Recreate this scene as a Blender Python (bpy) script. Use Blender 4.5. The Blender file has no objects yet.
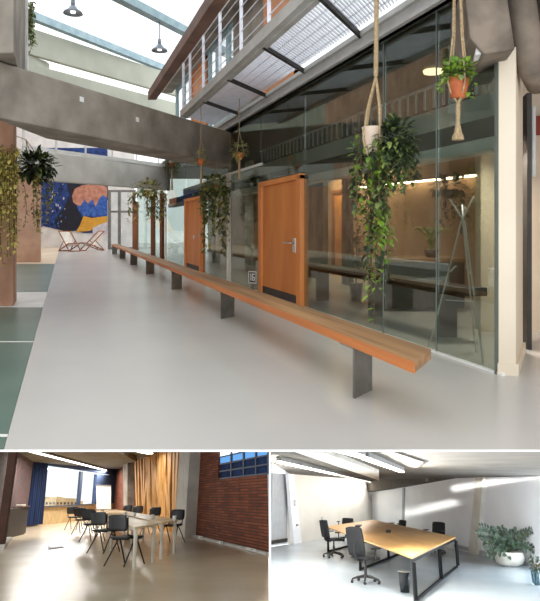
import bpy, math, random
from mathutils import Vector, Matrix
random.seed(7)
S = bpy.context.scene
COL = S.collection
V = Vector
PI = math.pi
FPX, CX, CY = 600.0, 270.0, 226.0          # focal length and principal point in pixels of a 540x601 picture
EYE = 1.30

# ------------------------------------------------------------------ materials
def nt(name):
    m = bpy.data.materials.new(name); m.use_nodes = True
    n = m.node_tree; n.nodes.clear()
    out = n.nodes.new('ShaderNodeOutputMaterial')
    return m, n, out
def pbsdf(n, out, rough=.5, metal=0.0):
    b = n.nodes.new('ShaderNodeBsdfPrincipled')
    b.inputs['Roughness'].default_value = rough; b.inputs['Metallic'].default_value = metal
    n.links.new(b.outputs[0], out.inputs[0]); return b
def srgb(c):
    return tuple(((x/255)/12.92 if x/255 <= .04045 else ((x/255+.055)/1.055)**2.4) for x in c) + (1,)
def mat(name, c1, c2=None, rough=.5, metal=0.0, scale=4.0, stretch=(1,1,1), rotz=0.0, bump=0.0, detail=5, spec=None, lo=.35, hi=.65):
    m, n, out = nt(name); b = pbsdf(n, out, rough, metal)
    if spec is not None: b.inputs['Specular IOR Level'].default_value = spec
    if c2 is None: c2 = tuple(x*.92 for x in c1)
    tc = n.nodes.new('ShaderNodeTexCoord'); mp = n.nodes.new('ShaderNodeMapping'); mp.vector_type = 'POINT'
    r0 = n.nodes.new('ShaderNodeVectorRotate'); r0.rotation_type = 'Z_AXIS'; r0.inputs['Angle'].default_value = -rotz
    n.links.new(tc.outputs['Object'], r0.inputs['Vector']); n.links.new(r0.outputs[0], mp.inputs['Vector'])
    mp.inputs['Scale'].default_value = stretch
    ns = n.nodes.new('ShaderNodeTexNoise'); ns.inputs['Scale'].default_value = scale; ns.inputs['Detail'].default_value = detail
    n.links.new(mp.outputs[0], ns.inputs['Vector'])
    cr = n.nodes.new('ShaderNodeValToRGB')
    cr.color_ramp.elements[0].position = lo; cr.color_ramp.elements[1].position = hi
    cr.color_ramp.elements[0].color = srgb(c1); cr.color_ramp.elements[1].color = srgb(c2)
    n.links.new(ns.outputs['Fac'], cr.inputs[0]); n.links.new(cr.outputs[0], b.inputs['Base Color'])
    if bump:
        bp = n.nodes.new('ShaderNodeBump'); bp.inputs['Strength'].default_value = bump; bp.inputs['Distance'].default_value = .02
        n.links.new(ns.outputs['Fac'], bp.inputs['Height']); n.links.new(bp.outputs[0], b.inputs['Normal'])
    return m
def emit(name, c, s):
    m, n, out = nt(name); e = n.nodes.new('ShaderNodeEmission')
    e.inputs[0].default_value = srgb(c); e.inputs[1].default_value = s
    n.links.new(e.outputs[0], out.inputs[0]); return m
def glass(name, tint, refl=1.0, rough=.0):
    m, n, out = nt(name)
    t = n.nodes.new('ShaderNodeBsdfTransparent'); t.inputs[0].default_value = srgb(tint)
    g = n.nodes.new('ShaderNodeBsdfGlossy'); g.inputs['Roughness'].default_value = rough
    fr = n.nodes.new('ShaderNodeFresnel'); fr.inputs[0].default_value = 1.5
    mu = n.nodes.new('ShaderNodeMath'); mu.operation = 'MULTIPLY'; mu.inputs[1].default_value = refl
    mx = n.nodes.new('ShaderNodeMixShader')
    n.links.new(fr.outputs[0], mu.inputs[0]); n.links.new(mu.outputs[0], mx.inputs[0])
    n.links.new(t.outputs[0], mx.inputs[1]); n.links.new(g.outputs[0], mx.inputs[2]); n.links.new(mx.outputs[0], out.inputs[0])
    return m
def brick(name, c1, c2, mortar, bw, bh):
    m, n, out = nt(name); b = pbsdf(n, out, .85)
    tc = n.nodes.new('ShaderNodeTexCoord'); sx = n.nodes.new('ShaderNodeSeparateXYZ'); cb = n.nodes.new('ShaderNodeCombineXYZ')
    n.links.new(tc.outputs['Object'], sx.inputs[0]); n.links.new(sx.outputs['X'], cb.inputs['X']); n.links.new(sx.outputs['Z'], cb.inputs['Y'])
    t = n.nodes.new('ShaderNodeTexBrick'); n.links.new(cb.outputs[0], t.inputs['Vector'])
    t.inputs['Color1'].default_value = srgb(c1); t.inputs['Color2'].default_value = srgb(c2); t.inputs['Mortar'].default_value = srgb(mortar)
    t.inputs['Scale'].default_value = 1.0; t.inputs['Brick Width'].default_value = bw; t.inputs['Row Height'].default_value = bh
    t.inputs['Mortar Size'].default_value = .012; t.inputs['Bias'].default_value = -.1
    ns = n.nodes.new('ShaderNodeTexNoise'); ns.inputs['Scale'].default_value = 1.3; ns.inputs['Detail'].default_value = 6
    n.links.new(cb.outputs[0], ns.inputs['Vector'])
    mx = n.nodes.new('ShaderNodeMix'); mx.data_type = 'RGBA'; mx.blend_type = 'MULTIPLY'; mx.inputs['Factor'].default_value = .7
    cr = n.nodes.new('ShaderNodeValToRGB'); cr.color_ramp.elements[0].position = .3; cr.color_ramp.elements[1].position = .7
    cr.color_ramp.elements[0].color = (.45,.4,.4,1); cr.color_ramp.elements[1].color = (1.15,1.05,1,1)
    n.links.new(ns.outputs['Fac'], cr.inputs[0]); n.links.new(t.outputs['Color'], mx.inputs['A']); n.links.new(cr.outputs[0], mx.inputs['B'])
    n.links.new(mx.outputs['Result'], b.inputs['Base Color'])
    bp = n.nodes.new('ShaderNodeBump'); bp.inputs['Strength'].default_value = .4; bp.inputs['Distance'].default_value = .01
    n.links.new(t.outputs['Fac'], bp.inputs['Height']); bp.invert = True; n.links.new(bp.outputs[0], b.inputs['Normal'])
    return m
def leafmat(name, c1, c2, sc=9.0):
    m = mat(name, c1, c2, rough=.5, scale=sc, lo=.4, hi=.6)
    return m

# ------------------------------------------------------------------ mesh builder
class MB:
    def __init__(s): s.v, s.f, s.mi, s.cur = [], [], [], 0
    def add(s, vs, fs):
        o = len(s.v); s.v += [V(p) for p in vs]; s.f += [tuple(i+o for i in f) for f in fs]; s.mi += [s.cur]*len(fs); return s
    def para(s, o, a, b, c):
        o, a, b, c = V(o), V(a), V(b), V(c)
        if a.cross(b).dot(c) < 0: o = o+c; c = -c
        return s.add([o, o+a, o+a+b, o+b, o+c, o+a+c, o+a+b+c, o+b+c], [(3,2,1,0),(4,5,6,7),(0,1,5,4),(1,2,6,5),(2,3,7,6),(3,0,4,7)])
    def box(s, c, d, rz=0.0):
        R = Matrix.Rotation(rz, 3, 'Z'); x, y, z = R@V((d[0],0,0)), R@V((0,d[1],0)), V((0,0,d[2]))
        return s.para(V(c)-x/2-y/2-z/2, x, y, z)
    def prism(s, poly, ext):
        P = [V(p) for p in poly]; e = V(ext); n = len(P)
        nr = V((0,0,0))
        for i in range(n): nr += P[i].cross(P[(i+1)%n])
        if nr.dot(e) < 0: P.reverse()
        fs = [tuple(reversed(range(n))), tuple(range(n, 2*n))] + [(i, (i+1)%n, (i+1)%n+n, i+n) for i in range(n)]
        return s.add(P+[p+e for p in P], fs)
    def tube(s, pts, r, n=8):
        pts = [V(p) for p in pts]; k = len(pts); rs = r if isinstance(r, (list, tuple)) else [r]*k
        vs, fs = [], []; prev = None
        for i, p in enumerate(pts):
            t = (pts[min(i+1,k-1)]-pts[max(i-1,0)]).normalized()
            a = (prev - t*prev.dot(t)) if prev is not None else t.orthogonal()
            if a.length < 1e-6: a = t.orthogonal()
            a.normalize(); prev = a; b = t.cross(a)
            vs += [p + (a*math.cos(2*PI*j/n) + b*math.sin(2*PI*j/n))*rs[i] for j in range(n)]
        for i in range(k-1):
            fs += [(i*n+j, i*n+(j+1)%n, (i+1)*n+(j+1)%n, (i+1)*n+j) for j in range(n)]
        fs += [tuple(reversed(range(n))), tuple(range((k-1)*n, k*n))]
        return s.add(vs, fs)
    def lathe(s, prof, c=(0,0,0), n=20):
        c = V(c); vs, fs = [], []; k = len(prof)
        for r, z in prof:
            vs += [c+V((max(r,.0005)*math.cos(2*PI*j/n), max(r,.0005)*math.sin(2*PI*j/n), z)) for j in range(n)]
        for i in range(k-1):
            fs += [(i*n+j, i*n+(j+1)%n, (i+1)*n+(j+1)%n, (i+1)*n+j) for j in range(n)]
        fs += [tuple(reversed(range(n))), tuple(range((k-1)*n, k*n))]
        return s.add(vs, fs)
    def leaf(s, p, d, L, W, up=V((0,0,1))):
        p = V(p); d = V(d).normalized(); sd = d.cross(up)
        if sd.length < .05: sd = d.orthogonal()
        sd.normalize(); nn = sd.cross(d)
        a = p + d*L*.35; b = p + d*L*.75; tip = p + d*L - nn*L*.12
        return s.add([p, a+sd*W*.5+nn*W*.15, b+sd*W*.36+nn*W*.1, tip, b-sd*W*.36+nn*W*.1, a-sd*W*.5+nn*W*.15, a, b],
                     [(0,1,6),(1,2,7,6),(2,3,7),(0,6,5),(6,7,4,5),(7,3,4)])
    def build(s, name, mats, parent=None, M=None, bev=0.0, smooth=False, place=True, wall=None):
        me = bpy.data.meshes.new(name); mats = mats if isinstance(mats, (list, tuple)) else [mats]
        M = M or Matrix(); T = Matrix()
        if parent is not None and place: T = FR.get(parent.name, Matrix())
        elif wall is not None: T = wall
        elif parent is None:
            lo = [min(v[i] for v in s.v) for i in range(3)]; hi = [max(v[i] for v in s.v) for i in range(3)]
            T = Matrix.Translation(((lo[0]+hi[0])/2, (lo[1]+hi[1])/2, lo[2]))
        vs = s.v
        if not (parent is not None and not place): Ti = T.inverted(); vs = [Ti@v for v in s.v]
        me.from_pydata([tuple(v) for v in vs], [], s.f)
        for m in mats: me.materials.append(m)
        for p, i in zip(me.polygons, s.mi): p.material_index = i; p.use_smooth = smooth
        me.update()
        o = bpy.data.objects.new(name, me); COL.objects.link(o)
        if parent is not None:
            o.parent = parent
            if place: FR[o.name] = T
        else:
            o.matrix_world = M@T; FR[o.name] = T
        if bev:
            b = o.modifiers.new('bevel', 'BEVEL'); b.width = bev; b.segments = 2; b.limit_method = 'ANGLE'; b.angle_limit = .6
        return o
FR = {}           # object name -> its frame in the coordinates its room is drawn in
def tag(o, label, cat, group=None, kind=None):
    o['label'] = label; o['category'] = cat
    if group: o['group'] = group
    if kind: o['kind'] = kind
    return o
def struct(o, label, cat): return tag(o, label, cat, kind='structure')
def thing(name, label, cat, loc=(0,0,0), rz=0.0, M=None, group=None, kind=None, sc=1.0):
    o = bpy.data.objects.new(name, None); COL.objects.link(o); o.empty_display_size = .1
    T = Matrix.Translation(loc)@Matrix.Rotation(rz, 4, 'Z')@Matrix.Scale(sc, 4)
    o.matrix_world = (M or Matrix())@T; FR[o.name] = T
    return tag(o, label, cat, group, kind)
def dup(root, loc, rz, label, M=None, group=None, sc=1.0):
    r = root.copy(); COL.objects.link(r)
    r.matrix_world = (M or Matrix())@Matrix.Translation(loc)@Matrix.Rotation(rz, 4, 'Z')@Matrix.Scale(sc, 4)
    r['label'] = label
    if group: r['group'] = group
    for ch in list(root.children):
        c = ch.copy(); COL.objects.link(c); c.parent = r
        for g in list(ch.children):
            d = g.copy(); COL.objects.link(d); d.parent = c
    return r

# ------------------------------------------------------------------ materials used
m_floor = mat('pale_epoxy', (200,196,190), (194,190,185), rough=.27, scale=.6, spec=.5)
m_slabedge = mat('white_edge', (246,246,244), rough=.5)
m_conc = mat('raw_concrete', (164,155,143), (122,114,105), rough=.9, scale=1.6, bump=.5, detail=8)
m_conc_h = mat('brownish_concrete', (140,126,112), (92,82,72), rough=.9, scale=3, bump=.6, detail=9)
m_conc_l = mat('pale_concrete', (222,219,211), (198,195,187), rough=.9, scale=1.5, bump=.3, detail=8)
m_conc_b = mat('brown_concrete', (204,162,136), (160,120,98), rough=.9, scale=1.8, stretch=(1,1,.5), bump=.4, detail=8)
m_conc_p = mat('pinkish_concrete', (226,190,166), (200,164,142), rough=.9, scale=1.8, bump=.3)
m_plaster = mat('cream_plaster', (232,218,196), (222,208,186), rough=.8, scale=1.2)
m_beige = mat('beige_render', (222,204,180), (206,186,162), rough=.9, scale=1.0)
m_fascia = mat('pale_green_fascia', (206,207,190), (188,190,174), rough=.85, scale=.9)
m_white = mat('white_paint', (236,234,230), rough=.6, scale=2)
m_steel = mat('grey_steel_paint', (138,136,134), (118,116,114), rough=.5, metal=.3, scale=3)
m_steel_l = mat('light_grey_steel_paint', (196,194,190), (178,176,172), rough=.6, scale=3)
m_steel_d = mat('dark_steel', (66,62,58), (50,47,44), rough=.5, metal=.4, scale=3)
m_galv = mat('galvanised_steel', (234,234,240), (220,220,228), rough=.5, metal=.1, scale=6)
m_plate = mat('brushed_steel_plate', (150,147,142), (124,122,118), rough=.45, metal=.6, scale=5)
m_chrome = mat('satin_chrome', (225,223,218), rough=.25, metal=.9)
m_door = mat('orange_veneer', (216,134,58), (198,114,44), rough=.42, scale=2.2, stretch=(1,1,.25))
m_doorf = mat('orange_veneer_frame', (222,138,64), (206,122,52), rough=.42, scale=2.2, stretch=(1,1,.25))
UANG = math.atan2(600, -205)
m_bench = mat('bench_timber', (186,142,98), (112,80,54), rough=.5, scale=3.0, stretch=(.12,3.2,3.2), rotz=UANG, bump=.15, detail=7, lo=.3, hi=.7)
m_bench_e = mat('bench_front_timber', (214,134,72), (180,104,54), rough=.5, scale=2.5, stretch=(.15,2.2,3), rotz=UANG)
m_rail = mat('brown_rail', (128,94,78), (98,70,58), rough=.6, scale=2)
m_rope = mat('jute_rope', (188,164,128), (144,120,88), rough=.95, scale=60, bump=.4)
m_pot = mat('terracotta', (196,108,62), (160,80,42), rough=.7, scale=9)
m_potp = mat('pale_pot', (216,196,176), (198,176,156), rough=.6, scale=6)
m_leaf_b = leafmat('bright_leaf', (124,158,44), (78,116,26))
m_leaf_d = leafmat('dark_leaf', (56,72,40), (32,44,24))
m_leaf_m = leafmat('mid_leaf', (128,144,76), (70,86,46))
m_leaf_y = leafmat('yellow_leaf', (214,196,106), (172,160,86))
m_leaf_o = leafmat('ochre_leaf', (190,178,92), (126,124,62))
m_stem = mat('stem', (104,84,48), (80,70,40), rough=.8)
m_canvas = mat('white_canvas', (238,230,220), (226,216,204), rough=.9, scale=4)
m_teak = mat('deckchair_wood', (168,98,60), (136,76,44), rough=.5, scale=5, stretch=(1,1,.3))
m_wood = mat('brown_wood_post', (142,86,52), (108,62,36), rough=.6, scale=3, stretch=(1,1,.2))
m_glass = glass('clear_glass', (226,234,229), .5)
m_glass2 = glass('sky_glass', (250,252,252), .3)
m_gedge = mat('glass_edge', (112,120,112), rough=.25)
m_gfloor = mat('teal_floor_glass', (80,106,98), (102,126,116), rough=.32, scale=.5, spec=.6)
m_galv2 = mat('pale_blue_grey_metal', (176,198,204), (150,176,186), rough=.5, metal=.2)
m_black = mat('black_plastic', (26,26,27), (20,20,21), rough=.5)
m_int = mat('taupe_interior_wall', (190,156,128), (176,142,116), rough=.85, scale=1)
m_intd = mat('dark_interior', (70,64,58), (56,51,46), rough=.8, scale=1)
m_cabtop = mat('cabinet_top', (150,112,74), (122,88,56), rough=.5, scale=3)

# ================================================================== THE HALL (floor z=0, x right, y away)
def fac(Y, off=0.0, z=0.0): return V((3.795 - .3417*Y + off, Y, z))
def fpx(px, off=0.0): return (2277 + 600*off)/(px - 65)             # depth at which the glass front passes a bearing
def ray(px, py, Y): return V(((px-CX)/FPX*Y, Y, EYE + (CY-py)/FPX*Y))
def onz(px, py, z=0.0): return ray(px, py, (z-EYE)*FPX/(CY-py))
U = V((-.3417, 1, 0)); W = V((.4833, 1, 0))                          # the hall's two plan directions, per metre of depth
NF = V((-1, -.3417, 0)).normalized()                                  # out of the glass front towards the hall

# floor
a = onz(4.3, 449.6)
FE = lambda Y: V((-.3585 - .3407*Y, Y, 0))                           # the pale floor's edge along the glass paving
Yf = EYE*600/223.6
mb = MB(); mb.prism([FE(Yf), FE(46), V((14,46,0)), V((14,Yf,0))], (0,0,-.0118)); struct(mb.build('floor', m_floor), 'pale grey seamless resin floor of the hall', 'floor')
mb = MB(); mb.para((-6,Yf-.003,-.012), (20,0,0), (0,.003,0), (0,0,.012)); struct(mb.build('trim_1', m_slabedge), 'thin white edge strip along the front of the hall floor', 'trim')
# glass paving beside the floor: panes between white joints, over a dark void
pw = 3.0
def gp(Ya, Yb, name, label):
    mb = MB(); mb.prism([FE(Ya)-V((.002,0,0)), FE(Yb)-V((.002,0,0)), FE(Yb)-V((pw,0,0))+V((0,-pw*.0,0)), FE(Ya)-V((pw,0,0))], (0,0,-.011)); struct(mb.build(name, m_gfloor), label, 'glass floor pane')
def joint(Y, w, i, lab):
    mb = MB(); mb.para(FE(Y)-V((pw,0,0)), (pw-.002,0,0), U*w, (0,0,-.0105)); struct(mb.build('trim_%d' % i, m_white), lab, 'floor joint')
gp(Yf, 3.70, 'floor_pane_1', 'dark teal glass floor pane cut off at the front edge of the hall')
joint(3.70, .05, 2, 'white joint beyond the cut glass floor pane')
gp(3.75, 6.72, 'floor_pane_2', 'long dark teal glass floor pane')
joint(6.72, .05, 3, 'fine white joint crossing the teal glass paving')
gp(6.77, 9.6, 'floor_pane_3', 'dark teal glass floor pane in front of the brown column')
joint(9.6, 2.2, 4, 'wide pale floor strip behind the brown column')
gp(11.9, 20.6, 'floor_pane_4', 'small teal glass floor pane before the far column')
mb = MB(); mb.prism([FE(20.6), FE(42), FE(42)-V((8,0,0)), FE(20.6)-V((6,0,0))], (0,0,-.012)); struct(mb.build('floor_landing', m_beige), 'beige floor strip beside the far column', 'floor')
mb = MB(); mb.prism([FE(Yf)-V((pw,0,0)), FE(20.6)-V((pw,0,0)), FE(20.6)-V((pw+2,0,0)), FE(Yf)-V((pw+2,0,0))], (0,0,-.012)); struct(mb.build('floor_margin', m_conc_l), 'grey floor margin outside the glass paving', 'floor')

# far wall, mural, left wall
YB = 36.5
def farp(px, z): 
    X = (px-CX)/FPX*YB; return V((X, YB, z))
zpx = lambda py: EYE + (CY-py)/FPX*YB
mb = MB(); mb.para(farp(-25, 0), farp(134,0)-farp(-25,0), (0,.3,0), (0,0,8.5)); struct(mb.build('wall_back', m_white), 'white end wall of the hall behind the deck chairs', 'wall')
mb = MB()
def mpoly(pts, i, lift):
    mb.cur = i; mb.prism([V(((x-CX)/FPX*YB, YB-.02, zpx(y))) for x, y in pts], (0,-lift,0))
m_mur = [mat('mural_blue', (44,76,142), (24,40,90), rough=.8, scale=3.5, detail=8), mat('mural_navy', (34,36,50), (26,28,40), rough=.8), mat('mural_pink', (206,150,126), (176,112,92), rough=.8, scale=4), mat('mural_yellow', (226,170,66), (212,152,52), rough=.8), mat('mural_sky', (70,116,190), (40,70,150), rough=.8, scale=5), mat('mural_lilac', (214,206,210), rough=.8)]
mpoly([(38,148),(107.5,148),(107.5,233),(84,233),(76,231),(56,229),(44,226),(38,228)], 0, .02)
mpoly([(67,180),(108,180),(108,200),(84,208),(74,212),(72,200),(68,190)], 1, .04)
mpoly([(69,196),(73,203),(79,211),(83,219),(80,226),(74,231),(64,231),(57,229),(56,221),(59,214),(65,207)], 1, .045)
mpoly([(72.5,196),(75,189),(82,185.5),(92,184),(102,185.5),(107.5,187),(107.5,198),(103,195),(99,200),(96,207),(93,199),(88,204),(85,199),(81,206),(77,205),(73.5,202)], 2, .055)
mpoly([(77,205),(81,206),(85,199),(88,204),(93,199),(96,207),(99,200),(103,195),(107.5,198),(107.5,216),(98,217),(84,216),(79,211)], 4, .05)
mpoly([(84,216),(92,218),(107.5,216),(107.5,222),(98,226),(90,231),(76,232),(80,226)], 3, .06)
mpoly([(93,228),(99,225),(107.5,222),(107.5,234),(93,234)], 5, .065)
for k in range(46):
    x = random.uniform(40,66); y = random.uniform(181,226); w = random.uniform(.5,1.6)
    mpoly([(x,y),(x+w,y+.4),(x+w*.7,y+random.uniform(1,4)),(x-.3,y+random.uniform(1,3))], random.choice([4,1,4,5]), .05)
tag(mb.build('mural', m_mur), 'large blue, navy, pink and yellow painted mural on the end wall', 'mural')
mb = MB(); mb.prism([FE(3.0)-V((5.2,0,0)), FE(44)-V((5.2,0,0)), FE(44)-V((5.5,0,0)), FE(3.0)-V((5.5,0,0))], (0,0,8.5)); struct(mb.build('wall_left', m_conc_b), 'brown wall beyond the glass paving', 'wall')

# glazed lobby door at the far end, timber posts
def farY(px, Y, z): return V(((px-CX)/FPX*Y, Y, z))
t = thing('door_1', 'dark framed glazed door at the far end of the hall', 'door', farY(123, 33.5, 0), kind='structure')
mb = MB()
for x in (109.5, 119.5, 134): mb.box(farY(x, 33.5, 1.65), (.16,.12,3.3))
for z in (.06, 2.1, 3.25): mb.box(farY(121.7, 33.5, z), (1.5,.1,.12))
mb.build('frame', m_steel, t)
mb = MB(); mb.box(farY(114.5, 33.5, 1.1), (.42,.02,1.95)); mb.box(farY(126.7, 33.5, 1.1), (.68,.02,1.95)); mb.box(farY(114.5, 33.5, 2.68), (.42,.02,1.02)); mb.box(farY(126.7, 33.5, 2.68), (.68,.02,1.02)); mb.build('glazing', m_glass2, t)
mb = MB(); mb.box(farY(121.2, 33.4, 1.05), (.05,.08,.4)); mb.build('handle', m_chrome, t)
for i, (px, Y, w, lab) in enumerate([(135.5, 30.0, .26, 'slim timber post next to the far glazed door'), (153, 25.6, .17, 'timber post midway along the far glass front'), (162, 23.6, .15, 'timber post at the end of the far glass front')]):
    p = fac(fpx(px)); mb = MB(); mb.box(p+V((0,0,1.3)), (w,w,2.6)); struct(mb.build('pillar_%d' % (i+1), m_wood), lab, 'post')

# beams
def vbeam(p0, p1, zb, zt, thick, name, m, lab):
    d = V(p1)-V(p0); mb = MB(); mb.para(V((p0[0],p0[1],zb)), d, V((d.x*0+.0, thick, 0)), (0,0,zt-zb)); return struct(mb.build(name, m, bev=.02), lab, 'beam')
mbx = lambda px, Y: ((px-CX)/FPX*Y, Y, 0)
vbeam(mbx(-14, 7.6), mbx(231, 13.7), 2.70, 3.44, 2.0, 'beam_main', m_conc, 'heavy raw concrete beam crossing the hall')
vbeam(mbx(14, 17.0), mbx(168, 22.8), 2.66, 3.52, .5, 'beam_far', m_conc_l, 'pale concrete beam crossing further down the hall')
# spots of bare concrete fixings on the beams
ba, bb = V(((-14-CX)/FPX*7.6, 7.6, 0)), V(((231-CX)/FPX*13.7, 13.7, 0)); bd = (bb-ba).normalized()
for (px, z, lab) in ((80, 3.2, 'small pale square fixing plate on the heavy concrete beam by the brown column'), (136, 3.12, 'small pale square fixing plate midway along the heavy concrete beam')):
    k = (px-CX)/FPX; u = (k*ba.y-ba.x)/(bd.x-k*bd.y); p = ba+bd*u; mb = MB(); mb.para(V((p.x,p.y-.02,z)), bd*.09, V((0,.018,0)), (0,0,.08)); tag(mb.build('fixing_plate', m_slabedge), lab, 'fixing')
vbeam(mbx(22, 17.3), mbx(178, 23.2), 6.32, 7.1, .35, 'wall_upper', m_fascia, 'pale upper wall strip under the roof light')
vbeam(mbx(22, 17.3), mbx(178, 23.2), 4.45, 6.05, .35, 'wall_upper_low', m_fascia, 'pale upper wall strip just over the heavy beam')
vbeam(mbx(22, 17.32), mbx(46, 18.25), 6.05, 6.32, .3, 'wall_upper_pier', m_fascia, 'pale pier at the end of the high window slot')
mb = MB(); p0 = V(mbx(22,17.3)); p1 = V(mbx(178,23.2)); d = p1-p0
for k in range(7): mb.para(p0+d*(k/6)+V((0,0,3.5)), d*.006, V((0,.1,0)), (0,0,.98))
mb.para(p0+V((0,0,3.52)), d, V((0,.1,0)), (0,0,.12)); mb.para(p0+V((0,-.05,4.1)), d, V((0,.05,0)), (0,0,.09))
struct(mb.build('window_1', m_white), 'strip of white framed windows above the far beam', 'window')
# columns
def col(px0, px1, Y, d, z0, z1, name, m, lab):
    a = V(((px0-CX)/FPX*Y, Y, z0)); b = V(((px1-CX)/FPX*Y, Y, z0)); mb = MB(); mb.para(a, b-a, U*d*.9, (0,0,z1-z0)); return struct(mb.build(name, m, bev=.015), lab, 'column')
col(-34, 13.5, 9.75, .7, 0, 3.6, 'column_brown', m_conc_b, 'brown weathered column standing by the teal glass floor')
col(16.5, 40.5, 21.6, .7, 0, 3.0, 'column_far', m_conc_p, 'pinkish concrete column further down by the mural')
mb = MB(); mb.para(V(((-60-CX)/FPX*7.5, 7.5, 3.46)), V((.92,0,0)), U*2.2, (0,0,3.8)); struct(mb.build('beam_edge', m_conc, bev=.02), 'grey concrete edge beam above the brown column', 'beam')
mb = MB(); mb.para(V(((23.5-CX)/FPX*9.85, 9.85, 3.47)), V((.06,0,0)), U*.35, (0,0,3.6)); struct(mb.build('trim_5', m_slabedge), 'white downpipe strip beside the upper concrete edge', 'trim')

# roof light over the hall
ZR = 7.15
rp = lambda px, Y: V(((px-CX)/FPX*Y, Y, ZR))
def skybar(px, Y, n, wid, name, lab, L=9):
    p = rp(px, Y); mb = MB(); mb.para(p-W*6, W*(L+6), V((wid,0,0)), (0,0,.22)); struct(mb.build(name, m_galv2), lab, 'roof bar')
skybar(110, 15.5, 0, .3, 'trim_6', 'pale blue roof light bar between the two pendant lamps')
skybar(33, 17.2, 0, .25, 'trim_7', 'pale blue roof light bar along the pale upper wall', 7)
skybar(190, 11.0, 0, .3, 'trim_8', 'pale blue roof light bar over the bridge', 5)
mb = MB(); mb.para(rp(20, 16.9)+V((-3,-14,.3)), W*18, V((9,0,0)), (0,0,.02)); struct(mb.build('window_2', m_glass2), 'clear roof light glazing over the hall', 'roof light')
# pendant lamps
m_dome = mat('grey_enamel', (150,160,172), (132,142,154), rough=.4)
m_bulb = emit('lamp_glow', (255,250,240), 1.5)
def pendant(px, py, Y, lab):
    p = ray(px, py, Y); t = thing('pendant_lamp', lab, 'lamp', p, group='dome pendant lamps under the roof light')
    mb = MB(); mb.lathe([(.06,.16),(.09,.13),(.12,.08),(.21,.02),(.235,-.03),(.225,-.03),(.19,.01),(.05,.06)], p, 24); mb.build('lamp_shade', m_dome, t, smooth=True)
    mb = MB(); mb.lathe([(.03,.0),(.06,-.01),(.06,.04),(.03,.06)], p, 14); mb.build('bulb', m_bulb, t, smooth=True)
    mb = MB(); mb.lathe([(.05,.16),(.05,.3),(.03,.32)], p, 14); mb.tube([p+V((0,0,.3)), V((p.x,p.y,ZR))], .015); mb.build('stem', m_dome, t, smooth=True)
pendant(73, 12.5, 14.6, 'dome pendant lamp hanging near the upper concrete edge beam')
pendant(159.5, 50, 17.2, 'dome pendant lamp hanging close above the brown gallery rail')

# bridge / gallery along the glass front
ZD = 3.72
outl = lambda Y: V((3.795-.3417*Y-1.26, Y, 0))
inn = lambda Y: V((3.795-.3417*Y-.14, Y, 0))
mb = MB(); mb.para(outl(3.0)+V((0,0,ZD-.03)), outl(13.2)-outl(3.0), V((.09,0,0)), (0,0,.15)); mb.para(outl(3.0)+V((.09,0,ZD-.05)), outl(13.2)-outl(3.0), V((.08,0,0)), (0,0,.04)); struct(mb.build('beam_bridge', m_steel_l), 'grey steel edge beam of the grated bridge', 'beam')
mb = MB(); mb.para(fac(3.0,-.02,3.5), U*20, V((-.12,0,0)), (0,0,.04)); mb.para(fac(3.0,-.02,3.66), U*20, V((-.12,0,0)), (0,0,.05)); mb.para(fac(3.0,-.02,3.5), U*20, V((-.06,0,0)), (0,0,.26)); struct(mb.build('beam_front', m_steel_l), 'grey steel channel beam along the head of the glass front', 'beam')
Ys = [3.0, 4.7, 6.2, 7.95, 9.7, 11.45, 13.2]
labs = ['open bar grating panel above the hanging pots', 'striped bar grating panel beside the macrame rope', 'striped steel grating panel of the bridge, third from the far beam',
        'fine steel grating panel of the bridge, fourth from the far beam', 'pale grating panel, second from the heavy beam', 'pale grating panel meeting the heavy concrete beam']
def onW(Y0, Yq):  # cross bar from the outer line at depth Y0 along W until the inner line
    a = outl(Y0); n = (inn(0)-outl(0)).x; k = n/(W.x+.3417); return a, W*k
for k in range(6):
    a, w = onW(Ys[k], 0); b, _ = onW(Ys[k+1], 0)
    mb = MB(); nb = 24
    for i in range(1, nb): mb.para(a+(b-a)*(i/nb)+w*.12+V((0,0,ZD+.002)), w*.82, U*.012, (0,0,.035))
    for f_ in (.2,.37,.54,.71,.86): mb.para(a+(b-a)*.02+w*f_+V((.0,0,ZD+.015)), (b-a)*.96, V((.008,0,0)), (0,0,.012))
    tag(mb.build('grating_panel', m_galv), labs[k], 'grating', 'grating panels of the bridge')
for k in range(1, 6):
    a, w = onW(Ys[k], 0); mb = MB(); mb.para(a+V((.1,0,ZD-.06)), w, U*.06, (0,0,.06)); struct(mb.build('beam_cross', m_steel_d), 'dark cross bar under the bridge, number %s from the near end' % ['one','two','three','four','five'][k-1], 'beam')
# gallery guard rail
t = thing('guard_rail', 'gallery guard rail with posts, wires and a broad brown handrail', 'railing', outl(10))
mb = MB(); p = V(((152-CX)/FPX*14.2, 14.2, 0)); zt = EYE + (CY-100)/FPX*14.2
q = p-U*9.5; mb.para(V((p.x-.1,p.y,zt)), q-p, V((.2,0,0)), (0,0,.2)); mb.build('handrail', m_rail, t, bev=.01)
for Y in (5.2, 6.4, 7.6, 8.8, 10.0, 11.2, 12.4, 13.1):
    mb = MB(); mb.box(outl(Y)+V((.05,0,ZD+.65)), (.05,.05,1.0)); mb.build('post', m_galv, t)
for z in (.25,.43,.61,.79,.97,1.13):
    mb = MB(); mb.tube([outl(4.2)+V((.05,0,ZD+z)), outl(13.2)+V((.05,0,ZD+z))], .009, 6); mb.build('wire', m_galv, t)
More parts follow.
